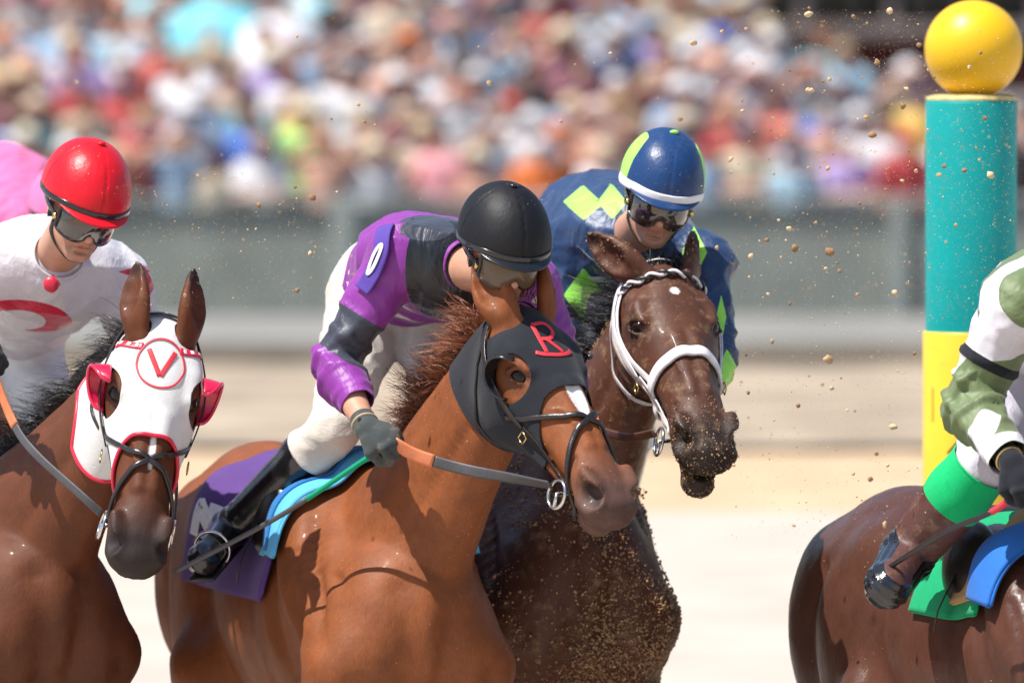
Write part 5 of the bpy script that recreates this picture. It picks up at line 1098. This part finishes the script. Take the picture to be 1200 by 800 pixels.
def umbrella(px, py, D, r, m, m2, label, tilt=(.0, -.8, .6), nm='umbrella'):
    c = P(px, py, D); a = unit(tilt); B = basis(np.cross(a, [1, 0, 0.0]), a); B = np.stack([unit(np.cross(a, [0, 0, 1.0])), np.cross(a, unit(np.cross(a, [0, 0, 1.0]))), a], 1); t = thing(nm, label, 'umbrella', c)
    V = [(0, 0, 0)]; F = []; n = 32
    for i in range(1, 7):
        for k in range(n):
            th = 2 * math.pi * k / n; rr = r * i / 6 * (1 - .05 * (math.cos(th * 4) ** 2 < .5) * (i == 6)); V.append((rr * math.cos(th), rr * math.sin(th), -.42 * r * (i / 6) ** 2))
    for k in range(n): F.append((0, 1 + k, 1 + (k + 1) % n))
    for i in range(5):
        for k in range(n): F.append((1 + i * n + k, 1 + (i + 1) * n + k, 1 + (i + 1) * n + (k + 1) % n, 1 + i * n + (k + 1) % n))
    V = np.array(V) @ B.T + c; o = mk('canopy', V, F, [m, m2], t, midx=[1 if len(f) == 3 or max(f) <= 1 + 2 * n else 0 for f in F]); solid(o, .006)
    for k in range(8): mk('rib', *sweep([c + B @ np.array([0, 0, -.012]), c + B @ np.array([r * .5 * math.cos(k * math.pi / 4), r * .5 * math.sin(k * math.pi / 4), -.42 * r * .25 - .014]), c + B @ np.array([r * math.cos(k * math.pi / 4), r * math.sin(k * math.pi / 4), -.42 * r - .014])], None, .008, .008, 6), steel, t)
    mk('shaft', *sweep([c + B @ np.array([0, 0, .05]), c + B @ np.array([0, 0, -.9])], None, .018, .018, 8), steel, t)
umbrella(320, 42, 70.4, .33, cloth('white umbrella cloth', (.74, .76, .80)), cloth('dusty pink cloth', (.52, .34, .40)), 'round white umbrella with a pinkish centre held up in the crowd')
tealu = cloth('pale teal umbrella cloth', (.18, .52, .60)); umbrella(240, 22, 71.2, .48, tealu, tealu, 'larger pale teal umbrella left of the white umbrella', (-.25, -.7, .65)); umbrella(195, 8, 72.5, .36, cloth('sky blue umbrella cloth', (.28, .62, .70)), tealu, 'smaller sky blue umbrella at the top edge, left of the teal umbrella', (.2, -.6, .7)); umbrella(385, 8, 72.0, .40, cloth('grey blue umbrella cloth', (.45, .60, .66)), tealu, 'grey blue umbrella right of the white umbrella', (.2, -.6, .75))
# ------------------------------------------------------------------ flying dirt
drng = np.random.default_rng(5)
clodm = [mat('tan clod', (.55, .37, .21), .95, .1, var=.3, vscale=90, bump=.5, bscale=200), mat('brown clod', (.34, .20, .11), .95, .1, var=.3, vscale=90, bump=.5, bscale=200), mat('pale clod', (.60, .44, .27), .95, .1, var=.2, vscale=90)]
def lump(seed, sub=8):
    V, F = sphere((0, 0, 0), 1, sub, sub - 2); r = np.random.default_rng(seed); s = r.uniform(.55, 1.1, 3); return V * (1 + .38 * wnoise(V, 2.6, seed) + .26 * wnoise(V, 6, seed + 50))[:, None] * s, F
meshes = []
for i in range(12):
    V, F = lump(i + 3, 10); o = mk('dirt_clod', V, F, clodm[i % 3]); meshes.append(o.data); bpy.data.objects.remove(o)
def spot():
    u = drng.random()
    if u < .50: px = 850 + 235 * drng.beta(1.3, 1.1); py = 10 + 640 * drng.beta(1.2, 1.5)
    elif u < .62: px = 1083 + 105 * drng.random(); py = 60 + 320 * drng.random()
    elif u < .80: px = 155 + 260 * drng.random(); py = 170 + 190 * drng.random()
    else: px = 1200 * drng.random(); py = 10 + 240 * drng.random()
    D = 20.3 + drng.normal() * .7 if drng.random() < .75 else drng.uniform(18.0, 22.2)
    return P(px, py, min(max(D, 18), 22.3))
big = [(971, 421, 9), (341, 0, 0), (1043, 13, 5), (845, 0, 0), (840, 290, 4), (925, 268, 5), (932, 291, 5), (971, 295, 6), (1028, 73, 5), (1062, 104, 4), (1058, 125, 4), (1022, 158, 5), (951, 106, 5), (1015, 138, 4), (970, 197, 4), (856, 187, 4), (846, 37, 3), (813, 50, 6), (948, 17, 6), (1000, 20, 3), (870, 130, 3), (968, 315, 4), (1100, 205, 4), (1077, 53, 4), (1161, 205, 6), (1130, 200, 4), (1154, 139, 3), (1136, 79, 4), (1149, 62, 3), (1170, 46, 2), (905, 400, 4), (935, 475, 3), (1047, 500, 6), (975, 455, 4), (880, 300, 5), (1005, 345, 4), (1049, 344, 5), (984, 318, 3), (900, 345, 3), (348, 43, 2.5), (232, 206, 3), (363, 297, 4), (348, 340, 3.5), (395, 225, 2.5), (1148, 720, 1), (860, 545, 3), (1000, 555, 3), (930, 615, 3), (1040, 545, 2.5)]
n = 0
for i in range(240):
    if i < len(big) and big[i][2] > 0: p = P(big[i][0], big[i][1], 20.2 + drng.normal() * .25); r = big[i][2] * 20.2 / K * .85
    else: p = spot(); r = (1.1 + 1.5 * drng.pareto(3)) * 20 / K * .9; r = min(r, .008)
    o = bpy.data.objects.new('dirt_clod', meshes[int(drng.integers(12))]); C.objects.link(o); o.location = tuple(p); o.scale = (r, r, r * drng.uniform(.7, 1.2)); o.rotation_euler = tuple(drng.uniform(0, 6.3, 3))
    qx = 600 + p[0] * K / p[1]; qy = HZ + (CAM_H - p[2]) * K / p[1]
    where = 'in front of the teal and yellow pole' if qx > 1080 and qy < 570 else 'above the brown horse at the right edge' if qx > 1080 else ('against the crowd right of the navy helmet' if qy < 235 else 'against the grey fence right of the navy jockey' if qy < 375 else 'over the track between the dark horse and the pole') if qx > 850 else \
        ('against the crowd left of the navy helmet' if qy < 225 else 'against the grey fence between the red and black helmets')
    if i == 0: tag(o, 'largest clod of dirt, flying over the track left of the yellow part of the pole', 'dirt clod')
    else: tag(o, 'small clod of dirt flying ' + where, 'dirt clod', 'clods of dirt flying ' + where)
oc = np.array([[1, 0, 0], [-1, 0, 0], [0, 1, 0], [0, -1, 0], [0, 0, 1], [0, 0, -1.0]]); of = np.array([[0, 2, 4], [2, 1, 4], [1, 3, 4], [3, 0, 4], [2, 0, 5], [1, 2, 5], [3, 1, 5], [0, 3, 5]])
def spray(pts, rs, name, m, parent=None, nn=None):
    A = []; Fs = []
    for i, (p, r) in enumerate(zip(pts, rs)):
        q = drng.normal(size=(3, 3)); q, _ = np.linalg.qr(q); A.append((oc * drng.uniform(.6, 1.2, 3)) @ q * r + p); Fs.append(of + 6 * i)
    return mk(name, np.concatenate(A), np.concatenate(Fs), m, parent, smooth=False)
for mi, cnt in ((0, 9000), (1, 1600), (2, 6500)):
    tag(spray([spot() for _ in range(cnt)], np.clip((.28 + .27 * drng.pareto(3.0, cnt)) * 20 / K, .0004, .0028), 'dirt_spray', clodm[mi]), kind='stuff')
# mud thrown over the dark horse's chest, neck and muzzle, and a little over the others
def mud(h, cnt, sel, rr=(.0012, .0042), mi=0, pw=2):
    N_ = vnormals(h.V, tris(h.Q)); m = np.where(sel(h))[0]; i = drng.choice(m, cnt); p = h.V[i] + drng.normal(size=(cnt, 3)) * .004
    d = h.F.at(p); g = h.F.grad(p); p = p - g * d[:, None]; r = rr[0] + (rr[1] - rr[0]) * drng.random(cnt) ** pw
    tag(spray(p, r, 'mud_specks', clodm[mi], h.root), kind='stuff')
def vis(h): return vnormals(h.V, tris(h.Q))[:, 1] < .3
chest3 = lambda h: vis(h) & (wnoise(h.V, 11, 91) + .5 * wnoise(h.V, 34, 92) > drng.uniform(-.5, .45, len(h.V))) & (h.lc(h.V)[:, 0] > .15) & (h.V[:, 2] > .7) & (h.V[:, 2] < 1.75) & (h.hc(h.V)[:, 0] < .05 + 9 * (h.V[:, 2] < 1.45))
muz3 = lambda h: vis(h) & (h.hc(h.V)[:, 0] > .46) & (h.hc(h.V)[:, 0] < .8) & (np.abs(h.hc(h.V)[:, 1]) < .1)
mud(h3, 2600, chest3, (.0010, .0055), mi=0, pw=4); mud(h3, 7000, chest3, (.0012, .0065), mi=1, pw=3); mud(h3, 900, lambda h: vis(h) & (h.lc(h.V)[:, 0] > .1) & (h.V[:, 2] > 1.0) & (h.hc(h.V)[:, 0] < 0), (.0008, .003), mi=0); mud(h3, 1300, muz3, (.0006, .0030), 0, 4); mud(h3, 500, muz3, (.0006, .0026), 2, 4); mud(h3, 1200, muz3, (.0010, .0045), 1, 3); mud(h3, 500, lambda h: vis(h) & (h.hc(h.V)[:, 0] > .05) & (h.hc(h.V)[:, 0] < .5), (.0006, .002), 0)
mud(h2, 900, lambda h: vis(h) & (h.V[:, 2] > .9), (.0005, .0015), 2); mud(h4, 400, lambda h: vis(h) & (h.V[:, 2] > .9), (.0008, .0024), 0)
